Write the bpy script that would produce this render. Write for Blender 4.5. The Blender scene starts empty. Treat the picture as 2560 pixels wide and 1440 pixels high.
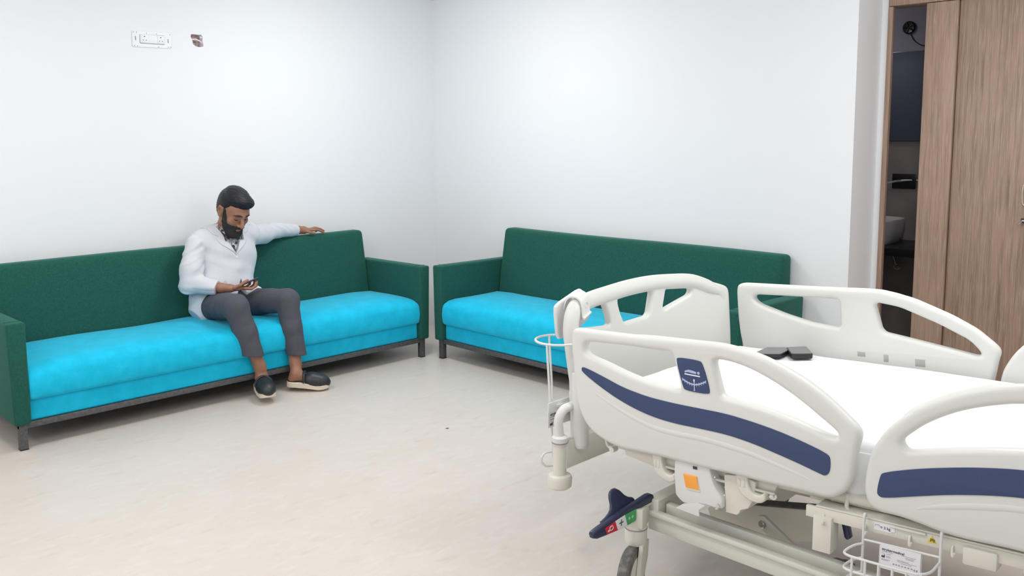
import bpy, bmesh, math, random
import numpy as np
from mathutils import Vector, Matrix, noise

# ------------------------------------------------------------------ camera, world, light
sc = bpy.context.scene
col = sc.collection
cam_d = bpy.data.cameras.new('camera'); cam = bpy.data.objects.new('camera', cam_d); col.objects.link(cam)
cam_d.sensor_fit = 'HORIZONTAL'; cam_d.sensor_width = 36.0
cam_d.lens = 36.0 * 2193.4 / 2560.0
cam_d.shift_y = -(720 - 598.6) / 2560.0
cam_d.clip_start = 0.05
yaw, pitch, roll = 0.7801, 0.1183, -0.0043
F_ = Vector((math.cos(yaw) * math.cos(pitch), math.sin(yaw) * math.cos(pitch), -math.sin(pitch)))
R_ = Vector((math.sin(yaw), -math.cos(yaw), 0)); U_ = R_.cross(F_)
R2, U2 = R_ * math.cos(roll) + U_ * math.sin(roll), U_ * math.cos(roll) - R_ * math.sin(roll)
M = Matrix((R2, U2, -F_)).transposed().to_4x4(); M.translation = Vector((-4.622, -5.461, 1.55))
cam.matrix_world = M
sc.camera = cam
w = bpy.data.worlds.new('world'); sc.world = w; w.use_nodes = True
w.node_tree.nodes['Background'].inputs[0].default_value = (0.9, 0.95, 1, 1)
w.node_tree.nodes['Background'].inputs[1].default_value = 0.3
sc.view_settings.view_transform = 'Standard'; sc.view_settings.look = 'None'
sc.view_settings.gamma = 1.0; sc.view_settings.use_curve_mapping = False
sc.view_settings.exposure = 0.0
CEIL = 2.61
def lamp(x, y, size, power, colr=(1.0, 0.985, 0.96)):
    l = bpy.data.lights.new('ceiling_area_light', 'AREA'); l.shape = 'SQUARE'; l.size = size
    l.energy = power; l.color = colr
    o = bpy.data.objects.new('ceiling_area_light', l); col.objects.link(o); o.location = (x, y, CEIL - 0.03)
    return o
PANELS = [(-1.4, -1.4, 31), (-1.5, -4.3, 27), (-3.5, -1.6, 24), (-3.5, -3.4, 21), (-5.5, -1.6, 20), (-5.5, -3.4, 20), (-0.9, -5.3, 17), (-3.5, -5.3, 11), (-5.5, -5.3, 14)]
def fill_point(x, y, power):                  # added point fill below each panel, lifts the upper walls
    l = bpy.data.lights.new('wall_fill_light', 'POINT'); l.shadow_soft_size = 0.12; l.energy = power; l.color = (1.0, 0.99, 0.975)
    o = bpy.data.objects.new('wall_fill_light', l); col.objects.link(o); o.location = (x, y, CEIL - 0.28)
for (x, y, p_) in PANELS:
    lamp(x, y, 0.50, p_ * 0.345); fill_point(x, y, p_ * 0.555)
lamp(0.9, -2.7, 0.25, 2.2)            # weak fill light added to brighten the dark washroom
sc.cycles.max_bounces = 9; sc.cycles.diffuse_bounces = 6

# ------------------------------------------------------------------ helpers
def tag(o, label=None, cat=None, group=None, kind=None):
    if label: o['label'] = label
    if cat: o['category'] = cat
    if group: o['group'] = group
    if kind: o['kind'] = kind
    return o
def root(name, loc, label=None, cat=None, group=None, kind=None):
    o = bpy.data.objects.new(name, None); col.objects.link(o); o.location = loc
    return tag(o, label, cat, group, kind)
def wl(o):
    v = Vector(o.location)
    return v + (wl(o.parent) if o.parent else Vector())
def link(name, me, mat, parent=None, smooth=True, angle=0.7):
    """link a mesh given in world coordinates; its origin is put at its own bounding-box base"""
    o = bpy.data.objects.new(name, me); col.objects.link(o)
    n = len(me.vertices); co = np.empty(n * 3, 'f'); me.vertices.foreach_get('co', co); co = co.reshape(-1, 3)
    lo, hi = co.min(0), co.max(0)
    p = Vector((float(lo[0] + hi[0]) / 2, float(lo[1] + hi[1]) / 2, float(lo[2])))
    co -= np.array(p, 'f'); me.vertices.foreach_set('co', co.ravel())
    if parent: o.parent = parent; o.location = p - wl(parent)
    else: o.location = p
    if mat: me.materials.append(mat)
    if smooth:
        me.polygons.foreach_set('use_smooth', [True] * len(me.polygons))
        if angle: me.set_sharp_from_angle(angle=angle)
    me.update()
    return o
def from_bm(bm):
    bmesh.ops.recalc_face_normals(bm, faces=bm.faces[:])
    me = bpy.data.meshes.new('m'); bm.to_mesh(me); bm.free(); return me
def add_box(bm, lo, hi, bev=0.0, seg=2, f=None):
    lo, hi = [min(a, b) for a, b in zip(lo, hi)], [max(a, b) for a, b in zip(lo, hi)]
    r = bmesh.ops.create_cube(bm, size=1.0); vs = r['verts']
    for v in vs:
        v.co = Vector([(lo[i] + hi[i]) / 2 + v.co[i] * (hi[i] - lo[i]) for i in range(3)])
    if bev > 0:
        es = list({e for v in vs for e in v.link_edges})
        rr = bmesh.ops.bevel(bm, geom=es, offset=bev, segments=seg, profile=0.5, affect='EDGES')
        vs = list({v for v in rr['verts']} | {v for v in vs if v.is_valid})
    if f:
        for v in vs: v.co = Vector(f(*v.co))
    return vs
def box(name, lo, hi, mat, parent=None, bev=0.004, seg=2, f=None, **k):
    bm = bmesh.new(); add_box(bm, lo, hi, bev, seg, f); return link(name, from_bm(bm), mat, parent, **k)
def prism(name, pts, mat, parent, axis, a0, a1, bev=0.0, f=None):
    """polygon pts in the two other axes extruded along axis"""
    bm = bmesh.new()
    def P(p, a):
        q = list(p); q.insert(axis, a); return Vector(f(*q)) if f else Vector(q)
    A = [bm.verts.new(P(p, a0)) for p in pts]; B = [bm.verts.new(P(p, a1)) for p in pts]
    bm.faces.new(A); bm.faces.new(B[::-1])
    for i in range(len(pts)):
        j = (i + 1) % len(pts); bm.faces.new((A[j], A[i], B[i], B[j]))
    if bev: bmesh.ops.bevel(bm, geom=bm.edges[:], offset=bev, segments=2, profile=0.5, affect='EDGES')
    return link(name, from_bm(bm), mat, parent)
def catmull(pts, n=6, closed=False):
    P = [Vector(p) for p in pts]; out = []; N = len(P)
    rng = range(N) if closed else range(N - 1)
    for i in rng:
        p0 = P[(i - 1) % N] if closed or i > 0 else P[0] * 2 - P[1]
        p1 = P[i]; p2 = P[(i + 1) % N]
        p3 = P[(i + 2) % N] if closed or i + 2 < N else P[-1] * 2 - P[-2]
        for k in range(n):
            t = k / n
            out.append(0.5 * ((2 * p1) + (p2 - p0) * t + (2 * p0 - 5 * p1 + 4 * p2 - p3) * t * t + (3 * p1 - p0 - 3 * p2 + p3) * t ** 3))
    if not closed: out.append(P[-1])
    return out
def add_tube(bm, pts, r, seg=10, closed=False, f=None):
    P = [Vector(p) for p in pts]; N = len(P); rings = []
    rr = r if isinstance(r, (list, tuple)) else [r] * N
    up = None
    for i in range(N):
        if closed: t = P[(i + 1) % N] - P[i - 1]
        else: t = P[min(i + 1, N - 1)] - P[max(i - 1, 0)]
        t.normalize()
        if up is None:
            a = Vector((0, 0, 1)) if abs(t.z) < 0.9 else Vector((1, 0, 0)); up = (a - t * a.dot(t)).normalized()
        else: up = (up - t * up.dot(t)).normalized()
        b = t.cross(up); ring = []
        for k in range(seg):
            an = 2 * math.pi * k / seg
            co = P[i] + (up * math.cos(an) + b * math.sin(an)) * rr[i]
            ring.append(bm.verts.new(f(*co) if f else co))
        rings.append(ring)
    for i in range(N if closed else N - 1):
        A, B = rings[i], rings[(i + 1) % N]
        for k in range(seg): bm.faces.new((A[k], A[(k + 1) % seg], B[(k + 1) % seg], B[k]))
    if not closed: bm.faces.new(rings[0][::-1]); bm.faces.new(rings[-1])
def tube(name, pts, r, mat, parent=None, seg=10, closed=False, f=None, smooth_n=0):
    if smooth_n:
        n0 = len(pts); pts = catmull(pts, smooth_n, closed)
        if isinstance(r, (list, tuple)): r = list(np.interp(np.linspace(0, n0 - 1, len(pts)), range(n0), r))
    bm = bmesh.new(); add_tube(bm, pts, r, seg, closed, f); return link(name, from_bm(bm), mat, parent)
def add_lathe(bm, prof, c, axis, seg=24):
    """prof: list of (radius, distance along axis) ; c: centre ; axis: unit Vector"""
    axis = Vector(axis).normalized(); a = Vector((0, 0, 1)) if abs(axis.z) < 0.9 else Vector((1, 0, 0))
    u = (a - axis * a.dot(axis)).normalized(); v = axis.cross(u); rings = []
    for (r, h) in prof:
        rings.append([bm.verts.new(Vector(c) + axis * h + (u * math.cos(2 * math.pi * k / seg) + v * math.sin(2 * math.pi * k / seg)) * max(r, 1e-4)) for k in range(seg)])
    for A, B in zip(rings, rings[1:]):
        for k in range(seg): bm.faces.new((A[k], A[(k + 1) % seg], B[(k + 1) % seg], B[k]))
    bm.faces.new(rings[0][::-1]); bm.faces.new(rings[-1])
def lathe(name, prof, c, axis, mat, parent=None, seg=24):
    bm = bmesh.new(); add_lathe(bm, prof, c, axis, seg); return link(name, from_bm(bm), mat, parent)
def chaikin(pts, n=2, closed=True, cut=0.02):
    P = [Vector((p[0], p[1])) for p in pts]
    for _ in range(n):
        Q = []
        for i in range(len(P)):
            a, b = P[i], P[(i + 1) % len(P)]; L = (b - a).length; k = min(0.25, cut / max(L, 1e-6))
            Q += [a.lerp(b, k), a.lerp(b, 1 - k)]
        P = Q; cut *= 0.4
    return P
def plate(name, outline, holes, thick, bev, mapf, mat, parent=None, sm=2, cuts=None, res=3, cut=0.02):
    """2-D outline with holes, extruded to thick with rounded rims, then mapped: mapf(a, b, depth) -> world"""
    cu = bpy.data.curves.new('c', 'CURVE'); cu.dimensions = '2D'; cu.fill_mode = 'BOTH'
    cu.extrude = max(thick / 2 - bev, 0.0001); cu.bevel_depth = bev; cu.bevel_resolution = res; cu.offset = -bev
    for L in [outline] + list(holes):
        pts = chaikin(L, sm, True, cut) if sm else [Vector(p) for p in L]
        sp = cu.splines.new('POLY'); sp.points.add(len(pts) - 1); sp.use_cyclic_u = True
        for q, p in zip(sp.points, pts): q.co = (p[0], p[1], 0, 1)
    ob = bpy.data.objects.new('c', cu); me = bpy.data.meshes.new_from_object(ob)
    bpy.data.objects.remove(ob); bpy.data.curves.remove(cu)
    bm = bmesh.new(); bm.from_mesh(me); bpy.data.meshes.remove(me)
    bmesh.ops.remove_doubles(bm, verts=bm.verts[:], dist=1e-5)
    if cuts:
        for c in cuts:
            bmesh.ops.bisect_plane(bm, geom=bm.verts[:] + bm.edges[:] + bm.faces[:], plane_co=(c, 0, 0), plane_no=(1, 0, 0))
    for v in bm.verts: v.co = Vector(mapf(v.co.x, v.co.y, v.co.z))
    return link(name, from_bm(bm), mat, parent, angle=0.6)
def text(name, s, size, loc, ax, ay, mat, parent, ext=0.0003, align='LEFT'):
    cu = bpy.data.curves.new('t', 'FONT'); cu.body = s; cu.size = size; cu.extrude = ext; cu.align_x = align
    ob = bpy.data.objects.new('t', cu); me = bpy.data.meshes.new_from_object(ob)
    bpy.data.objects.remove(ob); bpy.data.curves.remove(cu)
    ax, ay = Vector(ax).normalized(), Vector(ay).normalized(); az = ax.cross(ay); L = Vector(loc)
    for v in me.vertices: v.co = L + ax * v.co.x + ay * v.co.y + az * v.co.z
    return link(name, me, mat, parent, smooth=False)

# ------------------------------------------------------------------ materials
def mat(name, c, rough=0.5, metal=0.0, spec=0.5, noise_=None, bump=None, sheen=None, coat=0.0, trans=None, stretch=(1, 1, 1), sub=0.0):
    m = bpy.data.materials.new(name); m.use_nodes = True; nt = m.node_tree; b = nt.nodes['Principled BSDF']
    b.inputs['Base Color'].default_value = (*c, 1); b.inputs['Roughness'].default_value = rough
    b.inputs['Metallic'].default_value = metal; b.inputs['Specular IOR Level'].default_value = spec
    b.inputs['Coat Weight'].default_value = coat
    if sub: b.inputs['Subsurface Weight'].default_value = sub; b.inputs['Subsurface Scale'].default_value = 0.01
    if sheen:
        b.inputs['Sheen Weight'].default_value = sheen[0]; b.inputs['Sheen Roughness'].default_value = sheen[1]
        b.inputs['Sheen Tint'].default_value = (*sheen[2], 1)
    tc = None
    def coords():
        nonlocal tc
        if tc is None:
            tc = nt.nodes.new('ShaderNodeMapping'); t = nt.nodes.new('ShaderNodeTexCoord')
            nt.links.new(t.outputs['Object'], tc.inputs['Vector']); tc.inputs['Scale'].default_value = stretch
        return tc.outputs[0]
    if noise_:
        layers = noise_ if isinstance(noise_, list) else [noise_]
        prev = None
        for (scale, detail, c2, lo, hi) in layers:
            n = nt.nodes.new('ShaderNodeTexNoise'); n.inputs['Scale'].default_value = scale; n.inputs['Detail'].default_value = detail
            nt.links.new(coords(), n.inputs['Vector'])
            r = nt.nodes.new('ShaderNodeMapRange'); r.inputs[1].default_value = lo; r.inputs[2].default_value = hi
            nt.links.new(n.outputs['Fac'], r.inputs[0])
            mx = nt.nodes.new('ShaderNodeMix'); mx.data_type = 'RGBA'
            nt.links.new(r.outputs[0], mx.inputs[0]); mx.inputs[7].default_value = (*c2, 1)
            if prev is None: mx.inputs[6].default_value = (*c, 1)
            else: nt.links.new(prev, mx.inputs[6])
            prev = mx.outputs[2]
        nt.links.new(prev, b.inputs['Base Color'])
    if bump:
        n = nt.nodes.new('ShaderNodeTexNoise'); n.inputs['Scale'].default_value = bump[0]; n.inputs['Detail'].default_value = 4
        nt.links.new(coords(), n.inputs['Vector'])
        bp = nt.nodes.new('ShaderNodeBump'); bp.inputs['Strength'].default_value = bump[1]; bp.inputs['Distance'].default_value = bump[2]
        nt.links.new(n.outputs['Fac'], bp.inputs['Height']); nt.links.new(bp.outputs[0], b.inputs['Normal'])
    return m
M_wall = mat('wall_paint', (0.81, 0.825, 0.855), 0.75, noise_=(1.3, 3, (0.81, 0.835, 0.86), 0.4, 0.7), bump=(90, 0.08, 0.002))
M_niche = mat('niche_paint', (0.84, 0.845, 0.86), 0.8)
M_ceil = mat('ceiling_paint', (0.85, 0.85, 0.85), 0.8)
M_floor = mat('floor_marble', (0.655, 0.600, 0.555), 0.36, spec=0.35, noise_=[(1.6, 6, (0.635, 0.575, 0.52), 0.40, 0.80), (14, 12, (0.685, 0.635, 0.595), 0.5, 0.75), (8, 15, (0.56, 0.50, 0.45), 0.60, 0.85)], bump=(3, 0.02, 0.01), stretch=(1.0, 2.2, 1))
M_green = mat('green_velvet', (0.011, 0.082, 0.064), 0.8, spec=0.2, noise_=(120, 4, (0.017, 0.105, 0.082), 0.35, 0.7), bump=(300, 0.15, 0.001), sheen=(0.28, 0.4, (0.3, 0.7, 0.6)))
M_cyan = mat('cyan_velvet', (0.006, 0.50, 0.75), 0.8, spec=0.2, noise_=[(140, 5, (0.006, 0.45, 0.69), 0.42, 0.65), (14, 4, (0.012, 0.56, 0.86), 0.4, 0.8)], bump=(200, 0.2, 0.001), sheen=(0.5, 0.35, (0.4, 0.9, 1.0)))
M_steel_dark = mat('dark_grey_steel', (0.085, 0.085, 0.09), 0.55, metal=0.3, noise_=(60, 3, (0.13, 0.13, 0.135), 0.4, 0.7))
M_wood = mat('oak_laminate', (0.33, 0.225, 0.165), 0.42, noise_=[(7, 6, (0.215, 0.142, 0.105), 0.42, 0.68), (22, 8, (0.41, 0.30, 0.225), 0.5, 0.72)], stretch=(9, 9, 0.35))
M_wood2 = mat('oak_frame', (0.36, 0.245, 0.18), 0.45, noise_=[(7, 6, (0.27, 0.18, 0.135), 0.42, 0.68), (22, 8, (0.44, 0.32, 0.245), 0.5, 0.72)], stretch=(9, 9, 0.35))
M_plast = mat('cream_plastic', (0.70, 0.71, 0.685), 0.38, spec=0.5, bump=(400, 0.03, 0.0005))
M_plast_w = mat('white_plastic', (0.72, 0.725, 0.72), 0.4)
M_sock = mat('socket_plastic', (0.80, 0.815, 0.84), 0.45)
M_cream = mat('cream_painted_steel', (0.72, 0.70, 0.63), 0.33, spec=0.5)
M_greyc = mat('grey_green_steel', (0.67, 0.68, 0.62), 0.3, spec=0.5)
M_navy = mat('navy_film', (0.030, 0.052, 0.135), 0.55, noise_=(500, 2, (0.04, 0.066, 0.16), 0.3, 0.7))
M_navy_d = mat('navy_plastic', (0.018, 0.026, 0.075), 0.35)
M_sheet = mat('white_sheet', (0.84, 0.855, 0.885), 0.85, bump=(4, 0.35, 0.01), sheen=(0.2, 0.5, (1, 1, 1)))
M_orange = mat('orange_plastic', (1.0, 0.42, 0.07), 0.4)
M_tyre = mat('grey_rubber', (0.13, 0.125, 0.12), 0.6, noise_=(40, 3, (0.24, 0.23, 0.22), 0.45, 0.65))
M_chrome = mat('chrome', (0.7, 0.7, 0.7), 0.15, metal=1.0)
M_black = mat('black_plastic', (0.012, 0.013, 0.016), 0.35)
M_screen = mat('phone_glass', (0.17, 0.175, 0.18), 0.35, spec=0.6)
M_red = mat('red_print', (0.62, 0.02, 0.05), 0.4)
M_grn = mat('green_print', (0.05, 0.38, 0.12), 0.4)
M_whp = mat('white_print', (0.82, 0.83, 0.88), 0.45)
M_lilac = mat('pale_print', (0.45, 0.50, 0.72), 0.5)
M_ink = mat('ink', (0.06, 0.06, 0.065), 0.6)
M_inkg = mat('grey_ink', (0.30, 0.30, 0.31), 0.6)
M_yel = mat('yellow_print', (0.75, 0.62, 0.05), 0.5)
M_skin = mat('skin', (0.34, 0.165, 0.105), 0.5, noise_=(30, 4, (0.28, 0.125, 0.08), 0.4, 0.75), sub=0.08)
M_hair = mat('black_hair', (0.012, 0.012, 0.018), 0.42, bump=(90, 0.6, 0.004), stretch=(0.35, 1.6, 2.2), spec=0.3)
M_beard = mat('black_beard', (0.013, 0.011, 0.012), 0.6, bump=(220, 0.6, 0.003))
M_coat = mat('white_cotton', (0.62, 0.635, 0.685), 0.8, bump=(18, 0.25, 0.006))
M_trous = mat('charcoal_cloth', (0.066, 0.067, 0.088), 0.85, noise_=(350, 3, (0.080, 0.082, 0.104), 0.35, 0.7), bump=(14, 0.3, 0.006))
M_shirt = mat('patterned_cotton', (0.30, 0.32, 0.34), 0.8, noise_=[(38, 6, (0.035, 0.04, 0.05), 0.47, 0.53), (60, 6, (0.7, 0.72, 0.74), 0.56, 0.62)])
M_clog = mat('black_rubber', (0.018, 0.02, 0.026), 0.42)
M_sole = mat('cream_rubber', (0.70, 0.62, 0.50), 0.6)
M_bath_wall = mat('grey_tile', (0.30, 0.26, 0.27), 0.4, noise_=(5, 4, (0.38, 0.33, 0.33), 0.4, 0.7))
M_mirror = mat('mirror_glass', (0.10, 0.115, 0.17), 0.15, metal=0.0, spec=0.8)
M_ceramic = mat('white_ceramic', (0.72, 0.73, 0.73), 0.15)
M_pink = mat('raw_plaster', (0.52, 0.38, 0.38), 0.9, noise_=(60, 5, (0.25, 0.19, 0.2), 0.45, 0.6))
M_dirt = mat('dark_floor_stain', (0.13, 0.085, 0.075), 0.5)
M_bronze = mat('brushed_handle', (0.50, 0.42, 0.35), 0.35, metal=0.7)
D = {
 'R1': [(0.046,0.285),(0.096,0.282),(0.206,0.28),(0.311,0.278),(0.506,0.28),(0.609,0.28),(0.661,0.274),(0.723,0.262),(0.771,0.248),(0.841,0.219),(0.897,0.19),(0.951,0.153),(0.996,0.114),(1.027,0.087),(1.033,0.07),(1.031,0.053),(1.021,0.021),(1.014,-0.02),(1.006,-0.064),(0.992,-0.092),(0.973,-0.109),(0.951,-0.122),(0.926,-0.126),(0.885,-0.124),(0.827,-0.122),(0.747,-0.122),(0.664,-0.117),(0.577,-0.117),(0.485,-0.115),(0.389,-0.111),(0.313,-0.11),(0.234,-0.111),(0.181,-0.105),(0.127,-0.088),(0.089,-0.068),(0.057,-0.034),(0.035,0.02),(0.028,0.088),(0.025,0.155),(0.022,0.222),(0.025,0.272)],
 'R1h1': [(0.096,0.241),(0.257,0.241),(0.433,0.238),(0.444,0.232),(0.454,0.188),(0.469,0.123),(0.451,0.12),(0.392,0.126),(0.328,0.134),(0.251,0.151),(0.172,0.175),(0.101,0.192),(0.082,0.205),(0.084,0.23)],
 'R1h2': [(0.588,0.23),(0.638,0.23),(0.701,0.217),(0.761,0.195),(0.819,0.167),(0.876,0.133),(0.931,0.094),(0.969,0.068),(0.972,0.055),(0.962,0.048),(0.91,0.062),(0.836,0.083),(0.757,0.101),(0.675,0.112),(0.617,0.117),(0.609,0.135),(0.598,0.185)],
 'R1b': [(0.078,0.154),(0.142,0.136),(0.249,0.101),(0.35,0.083),(0.448,0.076),(0.541,0.073),(0.63,0.07),(0.715,0.059),(0.795,0.045),(0.872,0.026),(0.943,0.004),(0.952,-0.008),(0.949,-0.046),(0.936,-0.06),(0.921,-0.057),(0.869,-0.042),(0.792,-0.023),(0.712,-0.005),(0.626,0.007),(0.537,0.01),(0.444,0.012),(0.372,0.019),(0.297,0.035),(0.219,0.061),(0.14,0.097),(0.072,0.135),(0.069,0.148)],
 'R1r': [(0.085,0.091),(0.137,0.062),(0.217,0.028),(0.294,0.001),(0.369,-0.016),(0.443,-0.021),(0.536,-0.022),(0.625,-0.029),(0.71,-0.04),(0.79,-0.057),(0.868,-0.075),(0.92,-0.092)],
 'R1l': [(0.468,0.226),(0.544,0.223),(0.557,0.215),(0.58,0.131),(0.571,0.121),(0.491,0.124),(0.482,0.132),(0.461,0.217)],
 'R2': [(1.09,0.079),(1.118,0.111),(1.155,0.144),(1.192,0.169),(1.245,0.199),(1.296,0.222),(1.344,0.237),(1.392,0.248),(1.43,0.254),(1.6,0.27),(1.75,0.262),(1.88,0.225),(1.97,0.15),(2.0,0.05),(1.99,-0.06),(1.94,-0.13),(1.8,-0.155),(1.6,-0.16),(1.422,-0.154),(1.366,-0.153),(1.303,-0.155),(1.237,-0.152),(1.168,-0.138),(1.12,-0.133),(1.083,-0.133),(1.056,-0.124),(1.044,-0.106),(1.038,-0.078),(1.042,-0.044),(1.05,-0.004),(1.06,0.029)],
 'R2h': [(1.142,0.065),(1.146,0.077),(1.165,0.094),(1.199,0.122),(1.243,0.149),(1.294,0.173),(1.344,0.189),(1.392,0.201),(1.429,0.207),(1.6,0.215),(1.75,0.205),(1.86,0.17),(1.92,0.12),(1.9,0.1),(1.7,0.105),(1.55,0.102),(1.427,0.097),(1.373,0.09),(1.325,0.082),(1.275,0.073),(1.223,0.062),(1.163,0.048),(1.152,0.05)],
 'R2b': [(1.087,-0.028),(1.095,-0.019),(1.169,0.004),(1.24,0.021),(1.308,0.035),(1.372,0.045),(1.426,0.051),(1.6,0.055),(1.8,0.04),(1.93,0.015),(1.93,-0.05),(1.8,-0.03),(1.6,-0.012),(1.425,-0.016),(1.349,-0.026),(1.262,-0.043),(1.193,-0.061),(1.094,-0.088),(1.08,-0.085),(1.076,-0.073)],
 'R2r': [(1.166,-0.104),(1.216,-0.086),(1.284,-0.069),(1.348,-0.057),(1.425,-0.047),(1.6,-0.045),(1.8,-0.07)],
 'F1': [(0.097,0.317),(0.399,0.314),(0.678,0.313),(0.794,0.286),(0.926,0.232),(1.009,0.188),(1.077,0.131),(1.086,0.109),(1.076,0.081),(1.065,0.026),(1.045,-0.06),(0.9949999999999999,-0.12),(0.85,-0.125),(0.6,-0.12),(0.3,-0.11),(0.16,-0.09),(0.09,-0.03),(0.081,0.065),(0.074,0.101),(0.068,0.171),(0.066,0.281),(0.072,0.308)],
 'F1h1': [(0.154,0.27),(0.387,0.27),(0.518,0.272),(0.52,0.155),(0.393,0.169),(0.284,0.196),(0.17,0.232),(0.146,0.253)],
 'F1h2': [(0.652,0.265),(0.678,0.153),(0.791,0.134),(0.923,0.11),(1.015,0.093),(1.026,0.103),(0.988,0.145),(0.882,0.197),(0.747,0.25)],
 'FB': [(-2.298,0.246),(-2.291,0.287),(-2.284,0.311),(-2.262,0.334),(-2.235,0.346),(-2.205,0.348),(-2.165,0.35),(-2.077,0.359),(-1.974,0.367),(-1.842,0.377),(-1.717,0.38),(-1.6,0.374),(-1.506,0.367),(-1.48,0.361),(-1.417,0.333),(-1.355,0.311),(-1.335,0.298),(-1.331,0.276),(-1.329,0.113),(-1.328,0.061)],
 'FBh1': [(-2.062,0.31),(-2.009,0.313),(-1.997,0.286),(-1.984,0.25),(-1.984,0.225),(-2.032,0.229),(-2.179,0.252),(-2.185,0.274),(-2.182,0.298),(-2.164,0.303)],
 'FBh2': [(-1.924,0.321),(-1.721,0.33),(-1.75,0.23),(-1.895,0.22),(-1.916,0.266),(-1.928,0.307)],
 'FBh3': [(-1.647,0.33),(-1.527,0.322),(-1.516,0.309),(-1.523,0.291),(-1.672,0.241)],
 'FBlug': [(-2.267,-0.165),(-2.226,-0.192),(-2.173,-0.195)],
 'HOUS': [(0.427,-0.11),(0.539,-0.111),(0.554,-0.113),(0.557,-0.136),(0.567,-0.169),(0.593,-0.202),(0.593,-0.235),(0.566,-0.238),(0.532,-0.235),(0.509,-0.238),(0.482,-0.246),(0.451,-0.247),(0.435,-0.237),(0.423,-0.225),(0.422,-0.192),(0.422,-0.153)],
 'BTN': [(0.46,-0.15),(0.508,-0.15),(0.515,-0.194),(0.465,-0.194)],
 'BLK': [(0.594,-0.132),(0.656,-0.123),(0.701,-0.135),(0.692,-0.19),(0.672,-0.222),(0.645,-0.233),(0.641,-0.243),(0.632,-0.251),(0.594,-0.25),(0.594,-0.204)],
 'STR': [(0.682,-0.121),(0.773,-0.121),(0.748,-0.166),(0.725,-0.185),(0.706,-0.187),(0.686,-0.184)],
 'GRD': [(0.42,-0.27),(0.453,-0.249),(0.505,-0.235),(0.531,-0.239),(0.509,-0.257),(0.509,-0.279)],
}
# ------------------------------------------------------------------ room shell
XW, YB = -7.2, -7.4
NY, ND = -3.45, 0.30            # the right wall ends at y=NY; the door niche lies ND deeper
def quadmesh(name, quads, m, **k):
    bm = bmesh.new()
    for q in quads: bm.faces.new([bm.verts.new(p) for p in q])
    me = bpy.data.meshes.new('m'); bm.to_mesh(me); bm.free()
    return link(name, me, m, None, smooth=False)
T = 0.12
def slab(name, lo, hi, m): return tag(box(name, lo, hi, m, bev=0, smooth=False), kind='structure')
slab('floor', (XW - T, YB - T, -0.1), (2.2, T, 0.0), M_floor)
slab('ceiling', (XW - T, YB - T, CEIL), (2.2, T, CEIL + 0.1), M_ceil)
# left wall with a small raw cut-out beside the sockets
hole = [(-2.001, 2.197), (-1.975, 2.200), (-1.952, 2.197), (-1.932, 2.199), (-1.924, 2.186), (-1.926, 2.160), (-1.922, 2.146), (-1.921, 2.126), (-1.935, 2.122), (-1.955, 2.120), (-1.975, 2.124), (-1.992, 2.137), (-1.995, 2.160), (-2.005, 2.182)]
wl_o = plate('wall_left', [(XW, 0), (0.12, 0), (0.12, CEIL), (XW, CEIL)], [hole], T, 0.0, lambda a, b, d: (a, T / 2 + d, b), M_wall, sm=0)
tag(wl_o, kind='structure')
for p in wl_o.data.polygons: p.use_smooth = False
wo = box('cut_out_back', (-2.03, 0.045, 2.10), (-1.90, 0.075, 2.22), M_pink, wl_o, bev=0)
tube('conduit_edge', [(-2.002, 0.012, 2.163), (-1.975, 0.006, 2.168), (-1.945, 0.006, 2.160), (-1.922, 0.012, 2.146)], 0.0045, mat('pale_pipe', (0.8, 0.7, 0.71), 0.6), wl_o, smooth_n=4)
lathe('cable_end', [(0.0, 0), (0.006, 0.001), (0.007, 0.004), (0.0, 0.01)], (-1.932, 0.012, 2.183), (0, -1, 0), M_whp, wl_o, seg=12)
slab('wall_right', (0, NY, 0), (ND + T, T, CEIL), M_wall)
slab('wall_back', (XW, YB - T, 0), (0.5, YB, CEIL), M_wall)
slab('wall_front', (XW - T, YB, 0), (XW, 0, CEIL), M_wall)
# plaster strip beside the frame, wall above and beyond the doors
slab('trim_1', (ND, NY - 0.036, 0), (ND + 0.02, NY, CEIL), M_wall)
slab('trim_2', (ND + 0.02, NY - 0.018, 0), (ND + T, NY, CEIL), M_niche)
slab('wall_niche', (ND, -6.0, 2.36), (ND + T, NY - 0.036, CEIL), M_niche)
slab('wall_niche_end', (ND, YB, 0), (ND + T, -4.72, 2.36), M_niche)
slab('wall_corner', (0, YB, 0), (ND, -4.95, CEIL), M_wall)
# ------------------------------------------------------------------ wooden door set in the niche
dr = root('door_1', (ND, -4.1, 0), kind='structure')
box('frame_post', (ND - 0.012, -3.512, 0), (ND + 0.02, -3.486, 2.232), M_wood2, dr, bev=0.002)
box('frame_post', (ND - 0.012, -3.846, 0), (ND + T, -3.687, 2.232), M_wood2, dr, bev=0.003)
box('frame_header', (ND - 0.012, -4.72, 2.235), (ND + T, -3.486, 2.36), M_wood2, dr, bev=0.003)
box('frame_post', (ND - 0.012, -4.72, 0), (ND + T, -4.64, 2.232), M_wood2, dr, bev=0.003)
leaf = box('door_leaf', (ND + 0.004, -4.637, 0.008), (ND + 0.044, -3.850, 2.232), M_wood, dr, bev=0.002)
hy = -4.205
tube('door_handle', [(ND + 0.004, hy - 0.035, 1.300), (ND - 0.040, hy - 0.02, 1.300), (ND - 0.045, hy, 1.285), (ND - 0.045, hy, 1.205), (ND - 0.040, hy - 0.02, 1.188), (ND + 0.004, hy - 0.035, 1.188)], 0.006, M_bronze, leaf, smooth_n=4)
lathe('keyhole', [(0.0, 0), (0.011, 0), (0.011, 0.006), (0.006, 0.010), (0.0, 0.010)], (ND + 0.004, hy - 0.03, 1.165), (-1, 0, 0), M_chrome, leaf)
bb = box('door_bolt', (ND - 0.010, hy - 0.11, 1.102), (ND + 0.004, hy + 0.012, 1.124), M_black, leaf, bev=0.002)
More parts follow.
